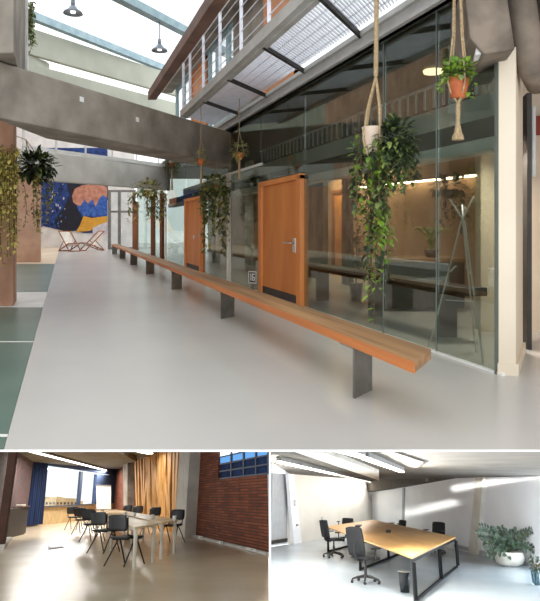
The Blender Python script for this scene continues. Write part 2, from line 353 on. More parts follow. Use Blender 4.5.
# upper gallery wall: doors, glazing bars, concrete
def updoor(Ya, Yb, name, lab):
    t = thing(name, lab, 'door', fac((Ya+Yb)/2, 0, ZD), kind='structure')
    mb = MB(); mb.para(fac(Ya,.0,ZD+.05), fac(Yb)-fac(Ya), V((.08,0,0)), (0,0,2.0)); mb.build('door_leaf', m_door, t)
    mb = MB()
    for Y in (Ya, Yb): mb.para(fac(Y,-.03,ZD+.05), U*.14, V((.14,0,0)), (0,0,2.1))
    mb.para(fac(Ya,-.03,ZD+2.05), fac(Yb)-fac(Ya), V((.14,0,0)), (0,0,.1)); mb.build('frame', m_doorf, t)
updoor(16.05, 17.8, 'door_2', 'small orange door on the upper gallery by the concrete beam')
updoor(9.95, 11.25, 'door_3', 'orange door on the upper gallery above the open gratings')
mb = MB(); mb.para(fac(11.4,.02,ZD+.0), fac(13.6)-fac(11.4), V((.2,0,0)), (0,0,3.2)); struct(mb.build('wall_gallery', m_conc), 'grey concrete wall piece beside the upper gallery door', 'wall')
mb = MB()
for Y in (14.1, 15.1, 15.95, 18.0, 19.4, 20.6): mb.para(fac(Y,.02,ZD), U*.12, V((.1,0,0)), (0,0,2.9))
mb.para(fac(13.6,.02,ZD+2.2), U*7, V((.1,0,0)), (0,0,.14)); mb.para(fac(13.6,.02,ZD+.02), U*7, V((.1,0,0)), (0,0,.14))
struct(mb.build('window_3', m_galv2), 'pale metal window frame along the upper gallery', 'window')
mb = MB(); mb.para(fac(13.6,.06,ZD), U*7, V((.01,0,0)), (0,0,2.9)); struct(mb.build('window_pane_1', m_glass2), 'clear pane in the upper gallery window', 'window pane')
mb = MB(); mb.para(fac(8,-.4,5.95), U*13, V((.35,0,0)), (0,0,.3)); struct(mb.build('beam_upper', m_conc), 'concrete beam over the upper gallery doors', 'beam')

# ---- glass front
def pane(Ya, Yb, z0, z1, i, lab):
    mb = MB(); mb.para(fac(Ya,0,z0), fac(Yb)-fac(Ya), V((.014,0,0)), (0,0,z1-z0)); struct(mb.build('window_pane_%d' % i, m_glass), lab, 'window pane')
P = [(497,437,'large clear pane in front of the coat rack'),(436.4,384,'clear pane behind the terracotta pot'),(383.4,304,'clear pane behind the big trailing plant'),
     (260.5,231,'clear pane carrying the small number sign'),(227.5,203,'clear pane behind the leafy hanging trailers'),(185.5,167,'clear pane past the smaller orange door'),(165.5,154,'clear pane past the far timber post'),(152,137,'clear pane nearest the far glazed door')]
for i, (x0, x1, lab) in enumerate(P): pane(fpx(x0), fpx(x1), .02, 3.5, i+2, lab)
pane(fpx(303.5), fpx(261), 2.16, 3.5, 12, 'clear pane over the larger orange door'); pane(fpx(202.5), fpx(186), 2.2, 3.5, 13, 'clear pane over the smaller orange door')
mb = MB(); mb.para(fac(5.2,-.01,0), U*22, V((.03,0,0)), (0,0,.022)); struct(mb.build('trim_9', m_slabedge), 'white channel along the foot of the glass front', 'trim')
mb = MB(); mb.para(fac(fpx(498),-.01,0), U*.03, V((.04,0,0)), (0,0,3.5)); struct(mb.build('trim_10', m_gedge), 'pale green polished glass edge at the cream column', 'trim')
mb = MB(); mb.para(fac(fpx(230.5),-.03,0), U*.22, V((.05,0,0)), (0,0,2.53)); mb.para(fac(fpx(262),-.02,2.47), fac(fpx(203))-fac(fpx(262)), V((.04,0,0)), (0,0,.05)); struct(mb.build('window_frame_1', m_conc_l), 'pale upright and head rail between the two orange doors', 'window frame')
for i,(px,lab) in enumerate([(436.8,'slim joint behind the terracotta pot'),(383.7,'slim joint behind the long trailing plant'),(166.3,'pale upright by the small hanging planters')]):
    mb = MB(); mb.para(fac(fpx(px),-.008,.02), U*(.006 if i<2 else .25), V((.014 if i<2 else .03,0,0)), (0,0,3.48 if i<2 else 2.5)); struct(mb.build('trim_%d' % (11+i), m_gedge if i<2 else m_conc_l), lab, 'glass joint')
def fdoor(x0, x1, name, lab, handle=True):
    Ya, Yb = fpx(x0), fpx(x1); L = Yb-Ya; t = thing(name, lab, 'door', fac((Ya+Yb)/2), kind='structure'); fr = L*.075
    mb = MB(); mb.para(fac(Ya,-.06,0), U*fr, V((.14,0,0)), (0,0,2.12)); mb.para(fac(Yb-fr,-.06,0), U*fr, V((.14,0,0)), (0,0,2.12)); mb.para(fac(Ya,-.06,2.05), U*L, V((.14,0,0)), (0,0,.09)); mb.build('frame', m_doorf, t, bev=.006)
    mb = MB(); mb.para(fac(Ya+fr,-.01,.16), U*(L-2*fr), V((.06,0,0)), (0,0,1.89)); mb.build('door_leaf', m_door, t)
    mb = MB(); mb.para(fac(Ya+fr,-.02,.01), U*(L-2*fr), V((.08,0,0)), (0,0,.15)); mb.build('kick_plate', m_steel_d, t)
    if handle:
        Yh = Ya+fr+L*.06; mb = MB(); mb.para(fac(Yh,-.025,.86), U*.12, V((.014,0,0)), (0,0,.24)); o = mb.build('handle', m_chrome, t)
        mb = MB(); c = fac(Yh+.06,-.03,1.02); mb.tube([c, c+V((-.06,-.02,0)), c+V((-.06,-.02,0))+U*.3], .014); mb.build('lever', m_chrome, o)
    else:
        mb = MB(); mb.para(fac(Ya+L*.45,-.016,.92), U*.12, V((.006,0,0)), (0,0,.1)); mb.build('sticker', m_white, t)
        Yh = Ya+fr+.1; mb = MB(); c = fac(Yh,-.01,1.0); mb.tube([c, c+V((-.06,-.02,0)), c+V((-.06,-.02,0))+U*.4], .014); mb.build('handle', m_chrome, t)
fdoor(303.5, 261, 'door_4', 'larger orange wooden door in the glass front')
fdoor(202.5, 186, 'door_5', 'smaller orange wooden door in the glass front behind leafy trailers', False)
# number sign leaning on the bench against the glass
def digit(mb, s, o, ux, h, w, tx, th, out):
    segs = {'1': ['r'], '6': ['t','l','m','b','q']}[s]; up = V((0,0,1))
    for g in segs:
        if g == 'r': mb.para(o+ux*(w*.5), ux*tx, up*h, out)
        if g == 't': mb.para(o+up*(h-th), ux*w, up*th, out)
        if g == 'm': mb.para(o+up*(h*.5-th*.5), ux*w, up*th, out)
        if g == 'b': mb.para(o, ux*w, up*th, out)
        if g == 'l': mb.para(o, ux*tx, up*h, out)
        if g == 'q': mb.para(o+ux*(w-tx), ux*tx, up*h*.5, out)
Yg = fpx(256.3, -.1); q = V(((256.5-CX)/FPX*Yg, Yg-.05, EYE-(283.5-CY)/FPX*Yg)); q0 = V(((248.5-CX)/FPX*(Yg+.1), Yg+.1, q.z))
ux = q-q0; up = V((0,0,1)); ou = V((-.02,-.06,0)).normalized()*.006
t = thing('number_sign', 'small black square sign with a white border and white number behind the bench', 'sign', q0+ux*.5)
mb = MB(); mb.para(q0, ux, up*.235, -ou*2); mb.build('board', m_black, t)
mb = MB()
for (o_, a_, b_) in ((q0, ux, up*.018), (q0+up*.217, ux, up*.018), (q0, ux*.09, up*.235), (q0+ux*.91, ux*.09, up*.235)): mb.para(o_, a_, b_, ou)
mb.build('border', m_white, t)
mb = MB(); digit(mb, '1', q0+ux*.1+up*.05, ux, .14, .3, .11, .022, ou); digit(mb, '6', q0+ux*.45+up*.05, ux, .14, .36, .11, .022, ou); mb.build('lettering', m_white, t)
mb = MB(); mb.para(q0+up*-.0+ux*.3, ux*.4, V((0,0,-1))*(q0.z-.0), -ou*2); mb.build('stand', m_plate, t)

# ---- right-hand column and concrete
mb = MB(); c0 = V((1.995,5.24,0)); mb.prism([c0, V((2.14,5.22,0)), V((2.60,6.17,0)), V((2.44,6.25,0))], (0,0,2.86)); struct(mb.build('column_cream', m_plaster, bev=.006), 'cream plastered column at the end of the glass front', 'column')
mb = MB(); mb.prism([c0+V((-.012,-.012,0)), V((2.155,5.2,0)), V((2.63,6.17,0)), V((2.47,6.27,0))], (0,0,.1)); struct(mb.build('baseboard_column', m_plaster), 'cream skirting around the foot of the cream column', 'baseboard')
mb = MB(); mb.prism([ray(463,-20,4.9), ray(505,-20,4.9), ray(515.5,49,4.9), ray(484,54,4.9), ray(470,38,4.9)], (.24,1.2,0)); struct(mb.build('beam_haunch', m_conc_h, bev=.02), 'concrete haunch sitting on top of the cream column', 'beam')
mb = MB(); mb.prism([ray(475.5,55,4.95), ray(477.5,34,4.95), ray(485,53,4.95)], (.05,.2,0)); struct(mb.build('trim_14', m_slabedge), 'small white wedge under the concrete haunch', 'trim')
mb = MB(); mb.tube([ray(512,-50,5.1), ray(522,15,5.2), ray(532,68,5.3), ray(537,84,5.6)], [.135,.13,.12,.1], 18); struct(mb.build('beam_round', m_conc_h, smooth=True), 'rounded concrete rib leaning beside the cream column', 'beam')
mb = MB(); mb.para(V((2.7,6.3,0)), V((.05,0,0)), V((.1,.5,0)), (0,0,2.7)); struct(mb.build('pillar_5', m_steel_d), 'dark steel upright behind the cream column', 'post')
mb = MB(); mb.para(V((2.6,7.4,0)), V((3.5,.0,0)), V((0,.2,0)), (0,0,3.6)); struct(mb.build('wall_right', m_beige), 'beige wall past the cream column', 'wall')
mb = MB(); mb.para(V((3.22,7.3,2.42)), V((.6,0,0)), V((0,.1,0)), (0,0,.22)); struct(mb.build('trim_15', mat('oxide_red', (150,66,50), (120,48,36), rough=.8)), 'red lintel block on the beige wall', 'trim')
mb = MB(); mb.tube([V((3.2,7.28,1.9)), V((3.2,7.28,2.75))], .025, 8); tag(mb.build('pipe', m_slabedge), 'short white pipe on the beige wall under the concrete rib', 'pipe')

# ---- bench
t = thing('bench', 'very long low timber bench on steel plate legs along the glass front', 'bench', V((.9,4,0)))
n0 = onz(415,362,.45); n1 = onz(431,349,.45); wv = n1-n0; L = 24.4
mb = MB()
for k in range(3):
    mb.para(n0+wv*(k/3+.002)-V((0,0,.07)), U*L, wv*.329, (0,0,.07))
mb.build('seat_plank', m_bench, t, bev=.004)
mb = MB(); mb.para(n0-wv*.03-V((0,0,.072)), U*L, wv*.03, (0,0,.07)); mb.build('front_edge', m_bench_e, t)
for k in range(7):
    Y = 4.51+3.87*k; p = V(((3.795-.3417*Y)-1.618, Y, 0))
    mb = MB(); mb.para(p, V((.175,.247,0)), U*.03, (0,0,.38)); o = mb.build('leg', m_plate, t)
    mb = MB(); mb.para(p+V((0,0,.368)), V((.18,.26,0)), U*.25, (0,0,.011)); mb.build('mounting_plate', m_plate, o)

# ---- deck chairs
def deckchair(px, py, s, rz, lab):
    p = onz(px, py); t = thing('deck_chair', lab, 'deck chair', p, rz, group='deck chairs under the mural')
    fr = lambda x, y, z: V((x*s, y, z))
    for y in (-.32,.32):
        mb = MB(); mb.tube([fr(.55,y,.03), fr(-.5,y,1.02)], .03, 6); mb.build('long_rail', m_teak, t, place=False)
        mb = MB(); mb.tube([fr(-.5,y,.03), fr(.5,y,.42)], .03, 6); mb.build('seat_rail', m_teak, t, place=False)
        mb = MB(); mb.tube([fr(-.02,y,.52), fr(-.45,y,.1)], .022, 6); mb.build('prop', m_teak, t, place=False)
    for a_ in ((.5,.42),(-.5,1.02),(-.5,.03),(.55,.03)):
        mb = MB(); mb.tube([fr(a_[0],-.34,a_[1]), fr(a_[0],.34,a_[1])], .025, 6); mb.build('cross_bar', m_teak, t, place=False)
    mb = MB(); prof = [(-.5,1.02),(-.38,.74),(-.2,.45),(.0,.3),(.25,.3),(.5,.42)]
    for (x0,z0),(x1,z1) in zip(prof, prof[1:]):
        mb.para(fr(x0,-.29,z0), fr(x1,-.29,z1)-fr(x0,-.29,z0), V((0,.58,0)), (0,0,.02))
    mb.build('sling', m_canvas, t, place=False)
deckchair(69.5, 251.3, 1, -.75, 'deck chair under the mural close to the far column')
deckchair(92.5, 250.6, -1, .75, 'deck chair under the mural close to the glazed door')

# ---- hanging plants
def rnd(a): return random.uniform(-a, a)
def blob(mb, c, r, n, L, W_, droop=.2, flat=1.0):
    for _ in range(n):
        d = V((rnd(1), rnd(1), rnd(1)))
        if d.length < .1: continue
        d = d.normalized(); p = V(c)+V((d.x*r[0], d.y*r[1], d.z*r[2]))*random.uniform(.35,1)
        dr = (d+V((rnd(.6),rnd(.6),rnd(.6)-droop))); k = random.uniform(.6,1.2); mb.cur = random.choice(mb.pal); mb.leaf(p, dr, L*k, W_*k)
def trail(mb, p, length, n, L, W_, sway=.12, stem=None):
    pts = [V(p)]; st = 10; dx, dy = rnd(sway), rnd(sway)
    for i in range(1, st+1): pts.append(V(p)+V((dx*math.sin(i/st*2.5)+rnd(.015), dy*math.sin(i/st*2.5)+rnd(.015), -length*i/st)))
    if stem is not None: mb.cur = stem; mb.tube(pts, .004, 4)
    for i in range(n):
        f = (i+random.random())/n*st; k = min(int(f), st-1); q_ = pts[k].lerp(pts[k+1], f-k); mb.cur = random.choice(mb.pal)
        s_ = random.uniform(.6,1.15); mb.leaf(q_, V((rnd(1), rnd(1), -.5+rnd(.5))), L*s_, W_*s_)
def mbp(pal): m = MB(); m.pal = pal; return m
# big one on the macrame
c = ray(372.5, 140, 5.2); top = V((ray(377,0,5.2).x, 5.2, ZD-.02))
t = thing('hanging_planter', 'largest hanging planter, a pale pot in macrame with long green trailers', 'plant', c)
mb = MB(); mb.lathe([(.03,-.13),(.07,-.12),(.085,.0),(.09,.1),(.095,.11),(.085,.11),(.075,.04)], c, 20); mb.build('pot', m_potp, t, smooth=True)
mb = MB(); kn = V((top.x-.01, 5.2, c.z+.55))
mb.tube([top, kn], .02, 8)
for a_ in range(4):
    an = a_*PI/2+.5; e = V((math.cos(an)*.1, math.sin(an)*.1, 0)); mb.tube([kn, kn+(c-kn)*.5+e*.7, c+e, c+e*.6+V((0,0,-.12)), c+V((0,0,-.17))], .011, 6)
mb.tube([c+V((0,0,-.15)), c+V((.0,0,-.3)), c+V((.01,0,-.5))], [.02,.015,.025], 8)
mb.build('macrame_hanger', m_rope, t)
mb = mbp([1,1,2]); blob(mb, c+V((.19,-.02,.0)), (.15,.14,.17), 330, .1, .04)
for k in range(22): trail(mb, c+V((rnd(.14)+.16, rnd(.12), .02)), random.uniform(.25,.55), 26, .08, .035)
mb.pal = [0,1,3]
for k in range(16): trail(mb, c+V((rnd(.12)+.04, rnd(.12), -.05)), random.uniform(.5,1.05), 24, .085, .05, stem=4)
for k in range(5): trail(mb, c+V((rnd(.06)+.05, rnd(.05), -.3)), random.uniform(.8,1.15), 22, .085, .05, stem=4)
trail(mb, c+V((.02,0,-.4)), 1.2, 16, .07, .04, .03, 4)
for k in range(7): trail(mb, c+V((-.12+rnd(.05), rnd(.08), .1-k*.05)), random.uniform(.35,.9), 13, .075, .05, .1, 4)
mb.build('foliage', [m_leaf_m, m_leaf_d, m_leaf_m, m_leaf_b, m_stem], t)
# terracotta one
c = ray(458, 86, 4.9); top = V((ray(456.5,0,4.9).x, 4.9, ZD-.02))
t = thing('hanging_planter', 'terracotta pot with bright green foliage hanging in macrame', 'plant', c)
mb = MB(); mb.lathe([(.03,-.1),(.06,-.095),(.08,.0),(.088,.06),(.092,.07),(.08,.07),(.07,.03)], c, 20); mb.build('pot', m_pot, t, smooth=True)
mb = MB()
for a_ in range(4):
    an = a_*PI/2+.3; e = V((math.cos(an)*.095, math.sin(an)*.095, .03)); mb.tube([top+e*.15, c+e*.5+V((0,0,.4)), c+e, c+e*.7+V((0,0,-.08)), c+V((0,0,-.14))], .008, 6)
mb.tube([c+V((0,0,-.12)), c+V((0,0,-.2)), c+V((0,0,-.3)), c+V((0,0,-.42))], [.016,.02,.016,.042], 8); mb.tube([c+V((0,0,-.4)), c+V((0,0,-.44))], [.045,.05], 8)
mb.build('macrame_hanger', m_rope, t)
mb = mbp([0,0,1]); blob(mb, c+V((0,0,.12)), (.13,.13,.09), 330, .055, .045, -.2)
for k in range(5): trail(mb, c+V((.08+rnd(.05), rnd(.08), .1)), .18, 9, .05, .04)
for k in range(3): trail(mb, c+V((-.09+rnd(.03), rnd(.08), .1)), .16, 7, .05, .04)
mb.build('foliage', [m_leaf_b, m_leaf_m], t)
# dark basket above the teal floor
c = ray(36, 166, 11.8); top = V((c.x-.2, 11.8, 3.0))
t = thing('hanging_planter', 'dark bushy hanging planter beside the brown column', 'plant', c)
mb = MB(); mb.lathe([(.05,-.16),(.14,-.12),(.18,.02),(.17,.02)], c, 16); mb.build('pot', m_steel_d, t, smooth=True)
mb = MB()
for a_ in range(3): an = a_*2.1; mb.tube([top, c+V((.17*math.cos(an), .17*math.sin(an), .02))], .008, 5)
mb.tube([top, V((top.x, top.y-2.4, 3.0))], .008, 5)
mb.build('hanger', m_rope, t)
mb = mbp([0,0,0,1]); blob(mb, c, (.36,.3,.27), 520, .17, .07)
mb.pal = [1,2,2]
for k in range(9): trail(mb, c+V((rnd(.3), rnd(.2), -.1)), random.uniform(.4,1.3), 24, .1, .06, stem=3)
mb.build('foliage', [m_leaf_d, m_leaf_m, m_leaf_o, m_stem], t)
# yellowish creeper on the brown column
c = ray(4, 150, 9.55); mb = mbp([0,0,1])
for k in range(44): trail(mb, c+V((rnd(.24)-.02, -.02+rnd(.08), rnd(.1))), random.uniform(.5,1.9), 24, .085, .06, .08, 2)
tag(mb.build('creeper', [m_leaf_y, m_leaf_o, m_stem]), 'yellowish creeper trailing down the brown column', 'plant')
# climbing green by the white strip under the sky
c = ray(28, 2, 10.2); mb = mbp([0,1,1])
for k in range(9): trail(mb, c+V((rnd(.1), rnd(.05), 0)), random.uniform(.6,.98), 18, .09, .06, .04, 2)
tag(mb.build('creeper', [m_leaf_m, leafmat('pale_leaf', (176,186,140), (140,156,104)), m_stem]), 'pale green creeper hanging under the roof light by the white strip', 'plant')
# leafy trailers between the doors
def hangplant(px, py, Y, pal, r, nb, trails, lab, pot, ztop, tass=.4, ts=.1, mats=None):
    c = ray(px, py, Y); t = thing('hanging_planter', lab, 'plant', c)
    mb = MB(); mb.lathe([(.02,-.12),(.07,-.1),(.09,.0),(.08,.0)], c, 12); mb.build('pot', pot, t, smooth=True)
    mb = MB()
    for a_ in range(3): an = a_*2.1; mb.tube([V((c.x,c.y,c.z+.4)), c+V((.09*math.cos(an), .09*math.sin(an), 0)), c+V((0,0,-.14))], .006, 5)
    mb.tube([V((c.x,c.y,ztop)), V((c.x,c.y,c.z+.4))], .008, 5)
    if tass: mb.tube([c+V((0,0,-.13)), c+V((0,0,-.13-tass))], [.015,.03], 6)
    mb.build('hanger', m_rope, t)
    mb = mbp(pal); blob(mb, c+V((0,0,.05)), r, nb, ts, ts*.5)
    for (n, sp, lo, hi, k) in trails:
        for _ in range(n): trail(mb, c+V((rnd(sp), rnd(sp*.6), 0)), random.uniform(lo,hi), k, ts, ts*.55, .1, 3)
    mb.build('foliage', [m_leaf_m, m_leaf_o, m_leaf_d, m_stem], t)
hangplant(216, 186, 13.2, [0,0,1,2], (.34,.2,.2), 300, [(26,.34,.6,1.6,28)], 'dense leafy trailing planter hanging before the smaller orange door', m_pot, 3.5, 0, .11)
hangplant(201, 159, 12.0, [0,1], (.1,.1,.17), 70, [], 'small wispy planter with a jute tassel nearest the smaller door', m_pot, ZD-.02, .38, .08)
hangplant(239.3, 153, 11.3, [0,1], (.16,.14,.15), 110, [], 'small leafy planter with a jute tassel above the pale upright', m_pot, ZD-.02, .36, .09)
hangplant(172, 163, 16.2, [0,0,2], (.26,.16,.14), 110, [(3,.2,.2,.5,10)], 'small green planter high under the heavy beam', m_pot, 3.0, .6, .12)
hangplant(147, 190, 19.5, [1,1,0], (.5,.3,.3), 170, [(14,.5,.4,1.2,18)], 'loose yellow green planter hanging below the far beam', m_pot, 2.66, .5, .16)

# ---- behind the glass: the rooms, and solid shapes for its reflections
OFFB = 3.5
mb = MB(); mb.para(fac(3.0,OFFB+2.0,0), U*26, V((.3,0,0)), (0,0,3.5)); mb.v = [v-V((2.0,0,0)) for v in mb.v]; struct(mb.build('wall_office', m_int), 'taupe back wall of the rooms behind the glass', 'wall')
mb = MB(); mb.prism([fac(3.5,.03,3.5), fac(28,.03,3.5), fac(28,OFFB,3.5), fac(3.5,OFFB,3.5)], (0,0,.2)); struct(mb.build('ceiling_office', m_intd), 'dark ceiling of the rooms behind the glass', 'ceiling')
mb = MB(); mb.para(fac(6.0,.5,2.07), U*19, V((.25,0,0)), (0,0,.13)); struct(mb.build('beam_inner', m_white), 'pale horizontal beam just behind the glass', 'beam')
mb = MB(); mb.para(fac(6.05,.55,2.2), U*19, V((.6,1.0,0)), (0,0,.22)); struct(mb.build('beam_reflection', m_intd), 'dark band above the pale beam, modelled for a reflection in the glass', 'beam')  # solid dark strip for the gallery edge mirrored in the glass
mb = MB(); mb.para(fac(6.9,1.1,2.42), U*18, V((.1,0,0)), (0,0,.42)); struct(mb.build('wall_reflection', m_white), 'pale band high behind the glass, modelled for a reflection', 'wall')  # pale band stands in for the gallery reflected in the glass
mb = MB()
for k in range(40): mb.para(fac(6.8+.2*k,1.0,2.84), U*.03, V((.02,0,0)), (0,0,.3))
mb.para(fac(6.8,1.0,3.12), U*8, V((.04,0,0)), (0,0,.03)); tag(mb.build('reflected_railing', m_galv), 'pale railing high behind the glass, modelled for a reflected railing', 'railing')  # railing built solid here for the one mirrored in the glass
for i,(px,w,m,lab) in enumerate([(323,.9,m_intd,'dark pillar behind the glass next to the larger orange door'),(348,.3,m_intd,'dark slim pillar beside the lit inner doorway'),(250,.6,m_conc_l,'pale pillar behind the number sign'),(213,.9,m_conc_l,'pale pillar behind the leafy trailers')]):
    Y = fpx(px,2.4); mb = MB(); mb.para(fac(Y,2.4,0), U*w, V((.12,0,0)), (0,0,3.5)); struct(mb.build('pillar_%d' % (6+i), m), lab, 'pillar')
def indoor(px0, px1, name, m, lab):
    Ya, Yb = fpx(px1, OFFB-.1), fpx(px0, OFFB-.1); t = thing(name, lab, 'door', fac((Ya+Yb)/2, OFFB-.1), kind='structure')
    mb = MB(); mb.para(fac(Ya,OFFB-.1,0), U*(Yb-Ya), V((.08,0,0)), (0,0,2.15)); mb.build('door_leaf', m, t)
    mb = MB()
    for Y in (Ya, Yb-.1): mb.para(fac(Y,OFFB-.14,0), U*.1, V((.12,0,0)), (0,0,2.25))
    mb.para(fac(Ya,OFFB-.14,2.15), U*(Yb-Ya), V((.12,0,0)), (0,0,.1)); mb.build('frame', m_wood, t)
indoor(333, 345, 'door_6', mat('amber_door', (214,146,84), (196,124,66), rough=.6), 'amber lit door deep behind the glass')
indoor(306, 315, 'door_7', mat('rose_door', (206,156,132), rough=.6), 'rosy lit door behind the glass beside the larger orange door')
def arealight(name, loc, rot, sx, sy, e, c=(1,1,1), M=None, spread=PI):
    l = bpy.data.lights.new(name, 'AREA'); l.shape = 'RECTANGLE'; l.size = sx; l.size_y = sy; l.energy = e; l.color = c; l.spread = spread
    o = bpy.data.objects.new(name, l); COL.objects.link(o); o.matrix_world = (M or Matrix())@Matrix.Translation(loc)@rot; return o
def pointl(name, loc, e, c, r=.08):
    l = bpy.data.lights.new(name, 'POINT'); l.energy = e; l.color = c; l.shadow_soft_size = r
    o = bpy.data.objects.new(name, l); COL.objects.link(o); o.location = loc; return o
for i,px in enumerate((339, 311)):
    Y = fpx(px, OFFB-.9); arealight('assumed_door_light', fac(Y, OFFB-.9, 2.9), Matrix.Rotation(math.radians(-35),4,'Y'), .25, .25, 35, (1,.74,.45))  # unseen warm lights assumed for the glow on the inner doors
arealight('office_fill_light', fac(6.6, .95, 2.16), Matrix.Rotation(math.radians(20),4,'Y'), .1, .5, 30, (1,.9,.8))  # unseen fill light added to brighten the coat rack
# warm strip light on the back wall
m_led = emit('warm_strip', (255,222,180), 16.0)
Ya, Yb = fpx(478,OFFB-.14), fpx(360,OFFB-.14)
t = thing('strip_light', 'thin warm strip light on the back wall behind the glass', 'lamp', fac((Ya+Yb)/2, OFFB-.14, 2.17))
mb = MB(); mb.para(fac(Ya,OFFB-.14,2.165), fac(Yb,OFFB-.14,2.215)-fac(Ya,OFFB-.14,2.165), V((.03,0,0)), (0,0,.035)); mb.build('diffuser', m_led, t)
mb = MB(); mb.para(fac(Ya,OFFB-.12,2.2), fac(Yb,OFFB-.12,2.25)-fac(Ya,OFFB-.12,2.2), V((.1,0,0)), (0,0,.03)); mb.build('housing', m_steel_d, t)
for Y, e_ in ((8.3,165), (11.5,75), (15,60), (19,60)):
    arealight('office_fill_light', fac(Y, 1.34, 2.41), Matrix.Rotation(math.radians(25),4,'Y'), .3, 1.3, e_, (1,.84,.7))  # unseen warm fills added to brighten the interior, tucked behind the pale band
p = ray(433,74,8.4); mb = MB(); mb.lathe([(.01,-.05),(.13,-.05),(.14,-.01),(.1,.0)], V((p.x,p.y,3.49)), 16); tag(mb.build('ceiling_light', emit('warm_disc', (255,220,170), 3.0)), 'small warm ceiling light behind the glass above the terracotta pot', 'lamp')
# solid dark bench shape standing in for the bench reflection in the glass
t = thing('reflected_bench', 'long dark low bench shape behind the glass, for a reflected bench', 'bench', fac(9,.55))
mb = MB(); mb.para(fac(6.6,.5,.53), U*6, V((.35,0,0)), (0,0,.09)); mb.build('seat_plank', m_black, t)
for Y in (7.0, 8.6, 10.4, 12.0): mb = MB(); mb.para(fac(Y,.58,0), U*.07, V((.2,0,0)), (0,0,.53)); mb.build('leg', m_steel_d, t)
# sideboard with plants
t = thing('sideboard', 'brown topped dark sideboard behind the glass', 'cabinet', V((2.35,9.3,0)))
mb = MB(); mb.box((2.35,9.5,.78), (1.3,.9,.05)); mb.build('cabinet_top', m_cabtop, t)
mb = MB(); mb.box((2.35,9.5,.4), (1.2,.8,.7)); mb.build('body', m_intd, t)
for x in (2.05,2.65): mb = MB(); mb.box((x,9.09,.4), (.56,.02,.62)); mb.build('door', m_steel_d, t)
t = thing('agave_plant', 'spiky arching plant on the sideboard behind the glass', 'plant', V((2.55,9.5,.806)))
mb = MB(); mb.lathe([(.08,.0),(.12,.12),(.11,.12)], (2.55,9.5,.806), 14); mb.build('pot', m_steel_d, t, smooth=True)
mb = mbp([0,1])
for k in range(18):
    an = random.uniform(0,2*PI); r_ = random.uniform(.2,.42); b_ = V((2.55,9.5,.92)); d = V((math.cos(an),math.sin(an)*.6,0))
    pts = [b_, b_+d*r_*.3+V((0,0,.25)), b_+d*r_*.75+V((0,0,.36)), b_+d*r_*1.15+V((0,0,.26))]; mb.cur = random.choice(mb.pal); mb.tube(pts, [.014,.018,.012,.002], 5)
mb.build('foliage', [m_leaf_o, m_leaf_m], t)
hangplant(449, 190, 8.2, [2], (.26,.2,.14), 150, [(6,.2,.3,.6,12)], 'dark trailing planter hanging behind the glass by the coat rack', m_black, 3.5, 0, .1)
t = thing('silhouette_plant', 'tall dark narrow plant shape behind the glass by the amber door, for an unclear silhouette', 'plant', V((1.35,10.5,0)))  # plant form chosen for an unidentified dark silhouette
c = V(((356-CX)/FPX*10.5, 10.5, 0)); mb = MB(); mb.lathe([(.09,0),(.12,.3),(.11,.3)], c, 14); mb.build('pot', m_black, t, smooth=True)
mb = mbp([0]); mb.tube([c+V((0,0,.3)), c+V((.02,0,1.25))], .012, 5); blob(mb, c+V((0,0,.85)), (.1,.1,.42), 120, .16, .06); mb.build('foliage', [m_leaf_d], t)
# coat rack
t = thing('coat_rack', 'slim white crossed pole coat rack behind the glass', 'coat rack', V((1.95,6.0,0)))
g = lambda px, py, Y: ray(px, py, Y)
fy = lambda py: EYE*600/(py-226)
a0, b0, c0_ = onz(429.5,345.5), onz(483.2,363.5), onz(476,352.5); kx = g(461,222,6.1)
for pts in ([a0, kx, g(473.5,196.5,6.1)], [b0, g(464.5,222,6.05), g(449.5,199,6.1)], [c0_, g(463,222,6.2), g(462,205,6.35)]):
    mb = MB(); mb.tube(pts, .0095, 8); mb.build('pole', m_white, t, smooth=True)
for pts in ([g(449.5,272,6.3), g(455.5,266,6.2)], [g(470.5,274,5.9), g(466,266,5.95)]):
    mb = MB(); mb.tube(pts, .009, 6); mb.build('hook', m_white, t)
mb = MB(); mb.tube([g(446,300,6.35), g(474,302,5.85)], .004, 5); mb.build('tie', m_white, t)

# ================================================================== THE TWO ROOMS BELOW
class Room:
    def __init__(s, ax, yh, roll, h):
        f = V(((ax-CX)/FPX, 1, (CY-yh)/FPX)).normalized(); r = f.cross(V((0,0,1))).normalized(); u = r.cross(f)
        c_, s_ = math.cos(roll), math.sin(roll); r2 = r*c_+u*s_; u2 = u*c_-r*s_
        s.R = Matrix((r2, f, u2)).transposed(); s.h = h
        s.M = Matrix.Translation(V((0,0,EYE))-u2*h)@s.R.to_4x4()
        s.RT = s.R.transposed()
    def ray(s, px, py): return s.RT@V(((px-CX)/FPX, 1, (CY-py)/FPX))
    def fl(s, px, py, z=0.0):
        d = s.ray(px, py); return V((0,0,s.h))+d*((z-s.h)/d.z)
    def wall(s, px, py, A, B, off=0.0):
        n = V((-(B-A).y, (B-A).x, 0)).normalized()
        if n.dot(V((0,0,0))-A) < 0: n = -n
        A = V((A.x,A.y,0)); d = s.ray(px, py); o = V((0,0,s.h)); p = o+d*((A+n*off-o).dot(n)/d.dot(n)); return V((p.x,p.y,min(p.z,s.top)))
    top = 2.84
    def nrm(s, A, B):
        n = V((-(B-A).y, (B-A).x, 0)).normalized()
        return n if n.dot(-A) > 0 else -n
    def at(s, px, py, y):
        d = s.ray(px, py); return V((0,0,s.h))+d*(y/d.y)
def wframe(A, B):
    x = (B-A).normalized(); return Matrix.Translation(V((A.x,A.y,0)))@Matrix.Rotation(math.atan2(x.y, x.x), 4, 'Z')
